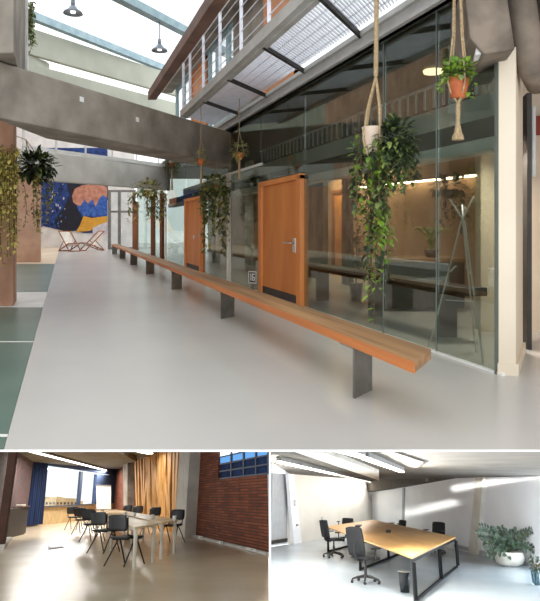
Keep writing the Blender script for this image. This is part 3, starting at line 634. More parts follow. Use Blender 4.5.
def wallseg(R, A, B, z0, z1, th, name, m, lab, cat='wall'):
    A, B = V((A.x,A.y,0)), V((B.x,B.y,0)); n = R.nrm(A, B); mb = MB(); mb.para(A+V((0,0,z0)), B-A, -n*th, (0,0,z1-z0)); return struct(mb.build(name, m, M=R.M, wall=wframe(A, B)), lab, cat)
def wprism(R, pts, A, B, off, th):
    n = R.nrm(A, B); mb = MB(); mb.prism([R.wall(x, y, A, B, off) for x, y in pts], n*th); return mb

# ---- partition between the two rooms
mb = MB(); tt = 4.0*2.1/600
mb.prism([V((-tt/2,y_,1.3-y_*k_)) for y_, k_ in ((4.0,.3768),(16.5,.3768),(16.5,.555),(4.0,.64))], (tt,0,0)); struct(mb.build('wall_partition', m_slabedge), 'thin white partition between the brick room and the white room', 'wall')

# ------------------------------------------------------------------ brick meeting room
L = Room(135, 496, math.radians(-3.6), 1.2); ML = L.M
m_lfloor = mat('beige_lino', (206,188,160), (194,176,148), rough=.25, scale=.8)
m_brick = brick('red_brick', (158,84,48), (112,52,30), (84,54,38), .7, .065)
m_brick_d = brick('dusky_brick', (92,60,58), (72,46,48), (60,44,46), .5, .065)
m_lceil = mat('grey_ceiling', (118,112,100), (100,95,86), rough=.9, scale=1)
m_lwall = mat('slate_blue_wall', (64,84,118), (52,70,102), rough=.8)
m_curt = mat('navy_curtain', (22,48,92), (12,27,58), rough=.9, scale=2.0, stretch=(3,3,.2))
m_table = mat('pale_tabletop', (222,200,164), (206,182,144), rough=.35, scale=2, stretch=(1,.3,1))
m_offw = mat('off_white_metal', (226,222,210), rough=.5)
m_slat = mat('pine_slat', (226,172,100), (200,144,76), rough=.6, scale=2, stretch=(1,1,.2))
m_panel = mat('panel_back', (78,46,32), (60,35,24), rough=.8)
m_rad = mat('ply_panel', (196,170,126), (176,150,108), rough=.6)
m_lamp = emit('lamp_white', (255,252,244), 5.0)
NL_, WLp, Cn, RWp = L.fl(-14,546), L.fl(26,527), L.fl(113,517), L.fl(268.4,554.4)
ZC = 2.85
def poly3(R, pts, z, th, name, m, lab, cat):
    mb = MB(); mb.prism([V((p.x,p.y,z)) for p in pts], (0,0,th)); return struct(mb.build(name, m, M=R.M), lab, cat)
nearL, nearR = L.fl(-25,650), L.fl(269.2,650)
poly3(L, [nearL, L.fl(-30,556), NL_, WLp, Cn, RWp, nearR], 0, -.05, 'floor_brick_room', m_lfloor, 'glossy beige floor of the brick meeting room', 'floor')
poly3(L, [L.fl(-60,432,ZC), L.fl(-60,470,ZC), NL_, WLp, Cn, RWp, L.fl(269.2,440,ZC)], ZC, .05, 'ceiling_brick_room', m_lceil, 'grey ceiling of the brick meeting room', 'ceiling')
wallseg(L, NL_, WLp, 0, ZC, .2, 'wall_side', m_brick_d, 'dusky brick side wall behind the cabinet')
# window wall with a real opening
WW = (WLp, Cn)
zs = lambda px, py: L.wall(px, py, *WW).z
sill = zs(62, 506.2); head0 = zs(40,463.6); head1 = zs(94.5,474)
wa, wb, wm0, wm1 = [L.wall(x, 500, *WW) for x in (38, 95, 78.3, 80.8)]
fw = lambda p, z: V((p.x, p.y, z))
nW = L.nrm(*WW)
def wseg2(a_, b_, z0a, z0b, z1a, z1b, name, m, lab, off=0, th=.2, st=True):
    mb = MB(); mb.prism([fw(a_,z0a)+nW*off, fw(b_,z0b)+nW*off, fw(b_,z1b)+nW*off, fw(a_,z1a)+nW*off], -nW*th); return mb
struct(wseg2(WLp, Cn, 0, 0, sill, sill, '', None, '').build('wall_window_low', m_rad, M=ML), 'plywood faced wall below the big window', 'wall')
struct(wseg2(WLp, Cn, head0, head1, ZC, ZC, '', None, '').build('wall_window_head', m_lwall, M=ML), 'slate blue wall strip over the big window', 'wall')
struct(wseg2(WLp, wa, sill, sill, head0, head0, '', None, '').build('wall_window_end', m_lwall, M=ML), 'slate blue wall piece behind the curtain', 'wall')
struct(wseg2(wb, Cn, sill, sill, head1, head1, '', None, '').build('wall_window_corner', m_lwall, M=ML), 'slate blue wall piece behind the flip chart', 'wall')
mb = MB(); m_wfr = mat('window_frame_blue', (60,74,98), rough=.5)
for a_, b_ in ((wm0, wm1),): mb.prism([fw(a_,sill), fw(b_,sill), fw(b_,head1+.1), fw(a_,head1+.1)], -nW*.12)
mb.prism([fw(wa,sill), fw(wb,sill), fw(wb,sill+.05), fw(wa,sill+.05)], nW*.15)
struct(mb.build('window_frame_2', m_wfr, M=ML), 'dark frame and mullion of the big window', 'window frame')
mb = MB(); mb.prism([fw(wa,sill), fw(wb,sill), fw(wb,head1), fw(wa,head0)], -nW*.02); mb.v = [v-nW*.08 for v in mb.v]; struct(mb.build('window_pane_20', m_glass2, M=ML), 'bright pane of the big window in the brick room', 'window pane')
# distant building seen through it
t = thing('building', 'low tan buildings outside the big window', 'building', L.wall(60,506,WLp,Cn,-14), M=ML)
mb = MB(); mb.prism([L.wall(x,y,WLp,Cn,-14) for x,y in ((44,512),(83,512),(83,501),(77,500.5),(77,498.5),(66,498),(58,496.5),(57,498),(50,497.5),(50,499),(44,499))], -nW*2); mb.build('wall', mat('tan_render', (214,184,130), (180,150,104), rough=.9, scale=.4), t)
for k in range(9): x = 46+3.6*k; mb = MB(); mb.prism([L.wall(x+a_,y,WLp,Cn,-13.95) for a_,y in ((0,504.5),(1.4,504.5),(1.4,502.2),(0,502.2))], nW*.05); mb.build('window', m_intd, t)
# curtain
mb = MB(); pts = []
A, B = L.wall(26.5,515,WLp,Cn,.12), L.wall(41.5,515,WLp,Cn,.12); n_ = 40
f_ = [A.lerp(B,i/n_)+nW*(.1*math.sin(i*1.15)) for i in range(n_+1)]
vs = [fw(p,.06) for p in f_]+[fw(A.lerp(A.lerp(B,.9),i/n_)+nW*(.1*math.sin(i*1.15)),ZC-.03) for i,p in enumerate(f_)]
vs += [v+nW*.03 for v in vs]; k = n_+1; fs = []
for i in range(n_): fs += [(i,i+1,k+i+1,k+i),(2*k+i,3*k+i,3*k+i+1,2*k+i+1)]
mb.add(vs, fs); tag(mb.build('curtain', m_curt, M=ML, smooth=True), 'long navy curtain gathered beside the big window', 'curtain')
# right wall
RW = (Cn, RWp); nR = L.nrm(*RW)
wx0 = L.wall(218,500,*RW); wx0.z = 0; zw0, zw1 = L.wall(218,479.5,*RW).z, L.wall(218,444,*RW).z
wallseg(L, Cn, wx0, 0, ZC, .25, 'wall_brick', m_brick, 'red brick long wall with the slatted panel')
wallseg(L, wx0, RWp, 0, zw0, .02, 'wall_brick_low', m_brick, 'red brick wall under the blue glass block window')
def onR(px, z, off=0): p = L.wall(px, 520, *RW, off); return V((p.x,p.y,z))
t = thing('window_4', 'blue lit gridded high window in the red brick wall', 'window', onR(245, zw0), M=ML, kind='structure')
mb = MB(); cols = [218+k*(51.2/4) for k in range(5)]
zt = min(zw1, ZC); rows = [zw0+(zt-zw0)*k/5 for k in range(6)]
for x in cols: a_ = onR(x-.55, zw0, -.02); b_ = onR(x+.55, zw0, -.02); mb.prism([a_, b_, fw(b_,zt), fw(a_,zt)], -nR*.08)
for z in rows: a_ = onR(218, z, -.02); b_ = onR(269.2, z, -.02); mb.para(a_, b_-a_, -nR*.08, (0,0,.035))
mb.build('frame', m_wfr, t)
m_gb = emit('daylight_glow_block', (206,232,252), 2.2); m_gb2 = mat('dim_blue_glass', (44,64,104), (32,48,82), rough=.8, spec=.1); m_gb3 = emit('half_glow_block', (96,148,204), 1.0)  # daylight behind the panes is painted as glow, weaker in the lower rows
for j in range(5):
    mb = MB(); a_ = onR(218, rows[j], -.06); b_ = onR(269.2, rows[j], -.06); mb.para(a_, b_-a_, -nR*.02, (0,0,rows[j+1]-rows[j])); mb.build('pane', m_gb2 if j < 2 else (m_gb3 if j == 2 else m_gb), t)
# concrete columns on that wall
for i, (pts, m, lab) in enumerate([([(190.5,452-20),(201.5,452-20),(195.5,540),(184.5,536)], m_conc_l, 'grey concrete upright between the slatted panel and the high window'), ([(129.5,460),(134.5,457),(134.5,521.5),(130.5,521)], m_conc, 'grey concrete upright near the corner of the brick room')]):
    struct(wprism(L, pts, *RW, .0, .35).build('column_brick_%d' % (i+1), m, M=ML), lab, 'column')
# slatted panel
t = thing('slat_panel', 'tall light timber slat panel with crossing slats on the brick wall', 'wall panel', onR(160, 0), M=ML)
wprism(L, [(136.8,459),(182.5,440),(178.5,533),(139,523)], *RW, .03, .04).build('backing', m_panel, t)
xs = [(137.5,139.6),(140.5,141.5),(143,146),(146.2,146.2),(149,151),(152,151.5),(154.5,157),(157.5,155.5),(160.5,163),(163,160.5),(166,168),(168.5,165),(171.5,172.5),(174,170),(177,176),(180.8,177.2),(148,155),(156,165),(165,173),(151,145)]
for x0, x1 in xs:
    f0 = (x0-136.8)/45.7; w = .55+.5*f0; yt = 459-19*f0; yb = 523+10*(x1-139)/39.5
    wprism(L, [(x0-w,yt),(x0+w,yt),(x1+w*.9,yb),(x1-w*.9,yb)], *RW, .08, .12).build('slat', m_slat, t)
# skirting duct with sockets
mb = wprism(L, [(192,534),(269.2,552.3),(269.2,557.3),(192,538.3)], *RW, .01, .08); struct(mb.build('baseboard_brick', m_conc_l, M=ML), 'grey skirting duct at the foot of the brick wall', 'baseboard')
for (x, y, w, lab) in ((201,537.5,2.0,'white socket on the skirting duct beside the concrete upright'),(221.5,542.5,2.2,'white socket midway along the skirting duct'),(251.5,549.5,5,'wide double white socket on the skirting duct below the high window')):
    s_ = .235; t = thing('wall_socket', lab, 'socket', L.wall(x,y,*RW,.1), M=ML, group='sockets on the skirting duct')
    wprism(L, [(x-w,y-1.5-w*s_),(x+w,y-1.5+w*s_),(x+w,y+1.5+w*s_),(x-w,y+1.5-w*s_)], *RW, .1, .02).build('face', m_slabedge, t)
    wprism(L, [(x-.5,y-.4),(x+.5,y-.2),(x+.5,y+.4),(x-.5,y+.2)], *RW, .12, .008).build('outlet', m_steel, t)
# lamps and duct on the ceiling
def clamp(R, p0, p1, w, zc, name, lab, m, e, c=(1,.96,.9), tilt=0.0):
    a_, b_ = R.fl(p0[0],p0[1],zc-.09), R.fl(p1[0],p1[1],zc-.09); t = thing(name, lab, 'lamp', a_.lerp(b_,.5), M=R.M)
    d = (b_-a_); s_ = V((-d.y,d.x,0)).normalized()*w
    mb = MB(); mb.para(a_-s_/2, d, s_, (0,0,-.03)); mb.build('diffuser', m, t)
    mb = MB(); mb.para(a_-s_*.6, d, s_*1.2, (0,0,.07)); mb.build('housing', m_steel, t)
    for f in (.15,.85): mb = MB(); p = a_.lerp(b_,f); mb.tube([p+V((0,0,.06)), p+V((0,0,.09))], .012, 5); mb.build('hanger', m_steel, t)
    if e:
        an = math.atan2(d.y, d.x); arealight('linear_lamp_light', a_.lerp(b_,.5)+V((0,0,-.05)), Matrix.Rotation(an,4,'Z')@Matrix.Rotation(tilt,4,'X'), d.length, w, e, c, R.M)
clamp(L, (28,450.2), (107.5,470.6), .15, ZC, 'linear_lamp', 'long white linear lamp running above the big window', m_lamp, 540)
clamp(L, (133,449.6), (150,453.2), .25, ZC, 'linear_lamp', 'short bright linear lamp above the slatted panel', m_lamp, 45)
a_, b_ = L.fl(96,449,ZC-.2), L.fl(126,462,ZC-.2); mb = MB(); mb.para(a_, b_-a_, V((.5,0,0)), (0,0,.17)); tag(mb.build('air_duct', m_lceil, M=ML), 'boxed grey air duct on the ceiling of the brick room', 'duct')

# flip chart
t = thing('flip_chart', 'white flip chart board standing in the corner beyond the tables', 'flip chart', L.fl(103,520.5), M=ML)
d0 = L.fl(103,520.5).y
Q = lambda x, y, dd=0: L.at(x, y, d0+dd)
mb = MB(); mb.prism([Q(96.3,485.3),(Q(111,485.8)),Q(111,509.3),Q(96.5,509)], (0,.05,0)); mb.build('board', m_slabedge, t)
mb = MB(); mb.prism([Q(96,484.6),Q(111.3,485),Q(111.3,486.4),Q(96,486)], (0,-.04,0)); mb.build('clip_bar', m_steel, t)
for x0, x1 in ((98.5,96.5),(109,111)): mb = MB(); mb.tube([Q(x0,509,.05), L.fl(x1,520.4)], .03, 6); mb.build('leg', m_steel, t)
mb = MB(); mb.tube([Q(103.5,507,.3), L.fl(103.5,519.0)], .03, 6); mb.build('leg', m_steel, t)

# cabinet and post
c0 = L.fl(5.5,539); c1 = L.fl(25.5,534); hc = L.at(6,507.5,c0.y).z
t = thing('cabinet', 'low black cabinet against the dusky brick wall', 'cabinet', c0.lerp(c1,.5), M=ML)
mb = MB(); dd = V((-.1,.45,0)); mb.para(c0+V((0,0,.04)), c1-c0, dd, (0,0,hc-.08)); mb.build('body', m_black, t, bev=.01)
mb = MB(); mb.para(c0+V((-.04,-.04,hc-.04)), (c1-c0)+V((.08,0,0)), dd, (0,0,.05)); mb.build('cabinet_top', m_panel, t)
e_ = c1-c0
for f in (.03,.52): mb = MB(); mb.para(c0+e_*f+V((0,-.03,.08)), e_*.45, V((0,.028,0)), (0,0,hc-.18)); mb.build('door', m_black, t)
mb = MB(); mb.para(c0+e_*.1+V((0,.1,0)), e_*.8, dd*.7, (0,0,.04)); mb.build('plinth', m_black, t)
p = c0+e_*.45+V((0,.4,hc+.012)); mb = MB(); mb.box(p+V((0,0,.03)), (.3,.22,.06)); tag(mb.build('paper_tray', m_offw, M=ML, bev=.01), 'small pale tray lying on top of the black cabinet', 'tray')
q0 = L.fl(2,549); mb = MB(); mb.box(q0+V((-.05,0,1.3)), (.2,.3,2.6)); struct(mb.build('pillar_12', m_panel, M=ML), 'brownish post at the edge of the brick room', 'post')
mb = MB(); mb.para(L.fl(4,550), L.fl(11.5,541)-L.fl(4,550), V((-.3,0,0)), (0,0,.12)); struct(mb.build('baseboard_side', m_conc_l, M=ML), 'grey skirting block at the foot of the brownish post', 'baseboard')

# floor hatch
mb = MB(); hq = [L.fl(48.5,546.2), L.fl(63,545), L.fl(63.5,547.2), L.fl(48.8,549)]; mb.prism(hq, (0,0,.006)); o = mb.build('floor_outlet', m_lfloor, M=ML); tag(o, 'floor outlet hatch in the beige floor beside the chair row', 'floor outlet')
mb = MB(); mb.prism([L.fl(47.8,546), L.fl(49.5,545.8), L.fl(50.2,549.2), L.fl(48.4,549.6)], (0,0,.014)); mb.prism([L.fl(49,548), L.fl(63.5,546), L.fl(63.6,547.5), L.fl(49,549.5)], (0,0,.014)); mb.build('rim', m_steel_d, o)

# tables
def ptable(R, nl, nr, fl_, z, m_top, lab, leg_m, legs=((0,0),(1,0),(0,1),(1,1)), r=.035, M=None, name='table', th=.035):
    a_, b_, c_ = R.fl(*nl, z), R.fl(*nr, z), R.fl(*fl_, z); w, l = b_-a_, c_-a_
    t = thing(name, lab, 'table', fw(a_+w/2+l/2, 0), M=R.M)
    mb = MB(); mb.para(a_-V((0,0,th)), w, l, (0,0,th)); mb.build('tabletop', m_top, t, bev=.005)
    for i, j in legs:
        p = a_+w*(.1+.8*i)+l*(.012+.976*j); mb = MB(); mb.tube([V((p.x,p.y,z-th)), V((p.x,p.y,0))], [r*1.1,r*.8], 10); mb.build('leg', leg_m, t)
    mb = MB(); mb.para(a_+w*.1+l*.02-V((0,0,th+.05)), w*.04, l*.96, (0,0,.05)); mb.para(a_+w*.86+l*.02-V((0,0,th+.05)), w*.04, l*.96, (0,0,.05)); mb.build('apron', leg_m, t)
    return t, a_, w, l
T1 = ptable(L, (135,527.2), (158,523.4), (86,511.6), .69, m_table, 'long pale meeting table nearer the row of black chairs', m_offw, ((0,0),(1,0),(0,.3),(0,.65),(1,.35),(1,.7),(0,1),(1,1)))
T2 = ptable(L, (162,522.4), (178,519.4), (104,510.3), .69, m_table, 'long pale meeting table nearer the slatted panel', m_offw, ((0,0),(1,0),(0,.35),(1,.35),(0,.7),(1,.7),(0,1),(1,1)))
m_paper = mat('paper_cup', (240,238,232), rough=.6)
for (x, y, lab) in ((125.5,514.5,'white cup furthest along the table by the slatted panel'),(134.5,515.5,'white cup, second from the far end of the table'),(152.5,518,'white cup in the middle of the table by the slatted panel'),(174.3,519.6,'white cup on the near corner of the table by the slatted panel')):
    p = L.fl(x, y+1.2, .692); s_ = (y+20)/535
    mb = MB(); mb.lathe([(.028,0),(.034,.02),(.042,.1),(.038,.1),(.03,.03)], p, 14); tag(mb.build('paper_cup', m_paper, M=ML, smooth=True), lab, 'cup', 'white cups on the meeting table')

# stackable chairs
m_chair = mat('black_seat', (30,29,30), (22,22,23), rough=.45); m_chair_leg = mat('black_tube', (36,33,32), rough=.4, metal=.5); m_seatb = mat('brown_seat', (74,46,36), (58,36,28), rough=.5)
def panel(mb, w, h, th, c, curve, lean, r=.05, nx=8, nz=6):
    vs, fs = [], []
    for side in (0,1):
        for i in range(nz+1):
            for j in range(nx+1):
                u, v = j/nx*2-1, i/nz*2-1
                rr = 1-.22*max(0,abs(u)-.6)*max(0,abs(v)-.4)*4
                x, z = u*w/2*(1-.06*abs(v)**4), v*h/2*(1-.1*abs(u)**4)
                vs.append(V(c)+V((x, curve*(u*u)-curve*.5+lean*z+(th if side else 0), z)))
    n = (nx+1)*(nz+1)
    for i in range(nz):
        for j in range(nx):
            a = i*(nx+1)+j; fs += [(a,a+1,a+nx+2,a+nx+1),(n+a,n+a+nx+1,n+a+nx+2,n+a+1)]
    ring = list(range(nx+1))+[i*(nx+1)+nx for i in range(1,nz+1)]+[nz*(nx+1)+j for j in range(nx-1,-1,-1)]+[i*(nx+1) for i in range(nz-1,0,-1)]
    for k in range(len(ring)): a, b = ring[k], ring[(k+1)%len(ring)]; fs.append((b,a,a+n,b+n))
    mb.add(vs, fs)
# local chair frame: front of the seat towards +y, back at -y
def meeting_chair(loc, rz, lab, group):
    t = thing('meeting_chair', lab, 'chair', loc, rz, ML, group, sc=1.06)
    mb = MB(); mb.box((0,.02,.45), (.44,.42,.035)); mb.build('seat', m_chair, t, place=False, bev=.02)
    mb = MB(); panel(mb, .44, .27, .025, (0,-.225,.69), -.06, -.12); mb.build('backrest', m_chair, t, place=False, smooth=True)
    for s_ in (-1,1):
        mb = MB(); mb.tube([(s_*.2,-.2,.78),(s_*.2,-.17,.5),(s_*.21,.06,.42),(s_*.24,.26,.0)], .013, 8); mb.build('leg', m_chair_leg, t, place=False)
        mb = MB(); mb.tube([(s_*.2,.2,.43),(s_*.2,.0,.4),(s_*.24,-.27,0)], .013, 8); mb.build('leg', m_chair_leg, t, place=False)
    mb = MB(); mb.tube([(-.2,.15,.42),(.2,.15,.42)], .012, 6); mb.tube([(-.2,-.14,.42),(.2,-.14,.42)], .012, 6); mb.build('crossbar', m_chair_leg, t, place=False)
    return t
front = [(124.5,565,-.75,'black meeting chair at the near end of the front row'),(103.5,552.5,-.7,'black meeting chair, second from the near end of the front row'),(92,541.5,-.6,'black meeting chair in the middle of the front row'),(82,534,-.5,'black meeting chair, second from the window in the front row'),(73.5,529.5,-.4,'black meeting chair nearest the window in the front row')]
g1 = 'black chairs along the front of the meeting tables'; ch0 = None
for x, y, rz, lab in front:
    if ch0 is None: ch0 = meeting_chair(L.fl(x,y), rz, lab, g1)
    else: dup(ch0, L.fl(x,y), rz, lab, ML, g1, 1.06)
g2 = 'black chairs behind the meeting tables'
for x, y, rz, lab in ((172,543,2.5,'black meeting chair behind the tables closest to the concrete upright'),(150.5,534,2.5,'black meeting chair behind the tables in front of the slatted panel'),(134,528.5,2.6,'black meeting chair behind the tables below the corner upright'),(124,525.5,2.6,'black meeting chair behind the tables deepest in the corner')):
    dup(ch0, L.fl(x,y), rz, lab, ML, g2)

# ------------------------------------------------------------------ white meeting room
R = Room(405, 492, math.radians(3.6), 1.8); MR = R.M; R.top = 9
m_rfloor = mat('pale_grey_floor', (178,189,197), (168,180,189), rough=.2, scale=.7)
m_rwall = mat('white_wall', (226,222,214), (218,214,206), rough=.75, scale=1.2)
m_rwall2 = mat('cool_white_wall', (238,241,246), (232,236,242), rough=.7, scale=1.2)
m_rceil = mat('grey_slab', (104,98,89), (86,81,73), rough=.9, scale=1.4, bump=.2)
m_rbeam = mat('dark_grey_beam', (92,86,78), (76,70,63), rough=.9, scale=1.4)
m_ash = mat('grey_wall', (178,182,186), (168,172,177), rough=.8)
m_oak = mat('oak_top', (222,176,112), (200,150,88), rough=.4, scale=1.6, stretch=(2.5,.4,1), rotz=.2, lo=.3, hi=.7)
m_blk = mat('black_powder_coat', (16,17,19), (12,13,15), rough=.7, spec=.2)
m_mesh = mat('black_mesh_fabric', (30,32,36), (22,23,26), rough=.8, scale=30)
A0, A1 = R.fl(270.9,547), R.fl(289.5,538)       # grey wall
B0, B1 = R.fl(289.5,544), R.fl(372.5,531)       # white wall
C1 = R.fl(556,572)
ZQ = 2.75
nL2, nR2 = R.fl(270.8,655), R.fl(580,655)
ring = [nL2, R.fl(270.8,547), B0, B1, C1, R.fl(580,580), nR2]
poly3(R, ring, 0, -.05, 'floor_white_room', m_rfloor, 'glossy pale floor of the white meeting room', 'floor')
zct = R.wall(372.5, 490.5, B0, B1).z
ZQ = max(2.3, R.wall(372.5, 483, B0, B1).z)
poly3(R, [R.fl(270.8,438,ZQ), R.fl(270.8,462,ZQ), B0, B1, C1, R.fl(590,438,ZQ)], ZQ, .05, 'ceiling_white_room', m_rceil, 'grey concrete ceiling of the white meeting room', 'ceiling')
wallseg(R, B0, B1, 0, ZQ, .2, 'wall_white', m_rwall, 'white long wall of the white meeting room')
wallseg(R, B1, C1, 0, ZQ, .2, 'wall_end', m_rwall2, 'cool white end wall behind the big green plant')
wallseg(R, R.fl(270.9,546), R.fl(289,543.5), 0, ZQ, .2, 'wall_grey', m_ash, 'narrow grey wall piece beside the white doorway strip')
struct(wprism(R, [(271,540.5),(287.5,538),(287.5,541.5),(271,544.2)], R.fl(270.9,546), R.fl(289,543.5), .0, .03).build('baseboard_grey', m_steel_d, M=MR), 'dark skirting on the narrow grey wall', 'baseboard')
struct(wprism(R, [(284.5,463),(290,464),(299,543),(291,544)], B0, B1, .0, .12).build('trim_20', m_rwall2, M=MR), 'white reveal strip at the edge of the white wall', 'trim')
# end wall: soffit beam, column, skirting
EW = (B1, C1); nE = R.nrm(*EW)
struct(wprism(R, [(372.5,482),(372.5,492),(404,487.3),(540,463.5),(560,460),(560,400),(400,440)], *EW, .0, .35).build('beam_soffit', m_rbeam, M=MR), 'dark concrete beam along the top of the cool white wall', 'beam')
struct(wprism(R, [(479.5,474),(486.5,473),(480.5,556),(471.5,553)], *EW, .0, .12).build('column_white_room', m_conc_l, M=MR), 'slim pale grey upright on the cool white wall', 'column')
struct(wprism(R, [(475.5,467),(491.5,465),(491.5,471.5),(475.5,474.5)], *EW, .3, .15).build('beam_pad', m_conc_l, M=MR), 'pale pad on top of the slim grey upright', 'beam')
struct(wprism(R, [(455,543.8),(560,570),(560,575),(455,547.2)], *EW, .0, .05).build('baseboard_end', m_ash, M=MR), 'grey skirting along the cool white wall', 'baseboard')
struct(wprism(R, [(403.5,488),(405.2,488),(403.8,545),(402.2,545)], *EW, .0, .05).build('trim_21', m_ash, M=MR), 'thin grey joint strip on the cool white wall', 'trim')
mb = wprism(R, [(427.3,477),(429,477),(428.6,481),(427,481.5)], *EW, .36, .06); tag(mb.build('conduit', m_steel, M=MR), 'short vertical conduit on the dark concrete beam', 'conduit')
t = thing('window_5', 'dark window frame at the edge of the white room', 'window', R.fl(529,566), M=MR, kind='structure')
yy = R.fl(529,560).y*.93
mb = MB(); mb.prism([R.at(535.5,470,yy), R.at(545,470,yy), R.at(533.5,552,yy), R.at(527,552,yy)], (0,.08,0)); mb.build('frame', m_blk, t)
mb = MB(); mb.prism([R.at(541,470,yy+.04), R.at(562,470,yy+.04), R.at(556,552,yy+.04), R.at(532,552,yy+.04)], (0,.01,0)); mb.build('pane', m_glass2, t)
# boxed beams, lamps
def cbeam(p0, p1, w, dz, name, m, lab):
    a_, b_ = R.fl(p0[0],p0[1],ZQ-dz), R.fl(p1[0],p1[1],ZQ-dz); mb = MB(); mb.para(a_, b_-a_, V((w,0,0)), (0,0,dz)); struct(mb.build(name, m, M=MR), lab, 'beam')
def cprism(pts, dz, name, m, lab):
    mb = MB(); mb.prism([R.fl(x,y,ZQ-dz) for x,y in pts], (0,0,dz-.002)); struct(mb.build(name, m, M=MR), lab, 'beam')
cprism([(290,450.5),(318,450.5),(379,472.5),(379,480.5)], .07, 'beam_boxed', m_conc_l, 'pale boxed ceiling beam between the two lamp lines')
cprism([(281,451),(289,450),(379,481),(371,483)], .02, 'beam_groove', m_rbeam, 'narrow dark ceiling strip beside the pale boxed beam')
cprism([(346,447),(378,447),(424,462),(412,474)], .02, 'beam_duct', m_rbeam, 'dark ceiling beam beyond the brighter lamp line')
clamp(R, (279,461), (336,474), .08, ZQ, 'linear_lamp', 'long bright linear lamp over the white wall', m_lamp, 330, tilt=.8)
clamp(R, (336.6,474.1), (372,482.2), .05, ZQ, 'linear_lamp', 'dimmer end of the lamp line over the white wall', emit('lamp_dim', (255,246,228), 1.6), 170, tilt=1.0)
clamp(R, (338,448.6), (361.5,455.4), .09, ZQ, 'linear_lamp', 'short bright linear lamp nearest the viewer in the white room', m_lamp, 300, tilt=-.85)
clamp(R, (364.5,457), (402,471), .09, ZQ, 'linear_lamp', 'bright linear lamp pointing at the dark concrete beam', m_lamp, 560, tilt=-.95)
# switch, socket
for (x,y,w,h_,nm,lab) in ((294.5,503,.9,6,'light_switch','tall white switch strip at the start of the white wall'),(322,518.5,.9,3.5,'wall_socket','small pale socket above the floor on the white wall'),(297,525,.8,1.4,'door_stop','small dark knob near the white reveal strip')):
    t = thing(nm, lab, nm.split('_')[-1], R.wall(x,y,B0,B1,.13), M=MR)
    wprism(R, [(x-w,y-h_/2),(x+w,y-h_/2),(x+w,y+h_/2),(x-w,y+h_/2)], B0, B1, .125, .015).build('face', m_ash if nm != 'door_stop' else m_steel_d, t)
    wprism(R, [(x-w*.4,y-h_*.2),(x+w*.4,y-h_*.2),(x+w*.4,y+h_*.2),(x-w*.4,y+h_*.2)], B0, B1, .14, .012).build('button', m_offw, t)

# big table: oak top on black steel frames
zt = .72
D_, A_, C_ = R.fl(412.3,557,zt), R.fl(326,526.3,zt), R.fl(455.5,536.8,zt); w, l = C_-D_, A_-D_
t = thing('conference_table', 'large oak topped conference table on black steel frames', 'table', fw(D_+w/2+l/2,0), M=MR)
mb = MB(); mb.para(D_-V((0,0,.035)), w, l, (0,0,.035)); mb.build('tabletop', m_oak, t, bev=.004)
tb = .055; wn = w.normalized(); ln = l.normalized()
for f in (.0, .48, .975):
    mb = MB(); b_ = D_+l*f; th = ln*.08
    mb.para(fw(b_,zt-.09), w, th, (0,0,.055)); mb.para(fw(b_,0.0), w, th, (0,0,.045)); mb.build('base_frame', m_blk, t)
    for g_ in (0, .5, .985):
        mb = MB(); mb.para(fw(b_+w*g_,.045), V((tb,.02,0)), th, (0,0,zt-.135)); mb.build('leg', m_blk, t)
mb = MB(); mb.para(fw(D_+w*.3+l*.06,zt-.2), w*.4, l*.84, (0,0,.11)); mb.build('cable_tray', m_blk, t)
for (x,y,sx,sy,lab) in ((358.5,526.3,.42,.9,'flat black conference device nearer the far end of the oak table'),(388.5,532.0,.34,.7,'flat black conference device midway on the oak table')):
    p = R.fl(x,y,zt+.002); t = thing('conference_phone', lab, 'phone', p, M=MR)
    mb = MB(); mb.box(p+V((0,0,.02)), (sx*.42,sy,.04)); mb.build('body', m_black, t, bev=.012)
    mb = MB(); mb.box(p+V((0,0,.042)), (sx*.3,sy*.6,.006)); mb.build('keypad', m_steel_d, t)
# waste bin under the table
p = R.fl(406,593); t = thing('waste_bin', 'translucent grey waste bin under the near end of the oak table', 'bin', p, M=MR)
mb = MB(); mb.lathe([(.085,0),(.09,.005),(.115,.36),(.108,.36),(.083,.012),(.0,.01)], p+V((-.02,.05,0)), 18); mb.build('body', glass('smoked_plastic', (186,190,194), .5, .2), t, smooth=True)
mb = MB(); mb.lathe([(.114,.352),(.12,.352),(.12,.368),(.114,.368)], p+V((-.02,.05,0)), 18); mb.build('rim', m_steel, t, smooth=True)

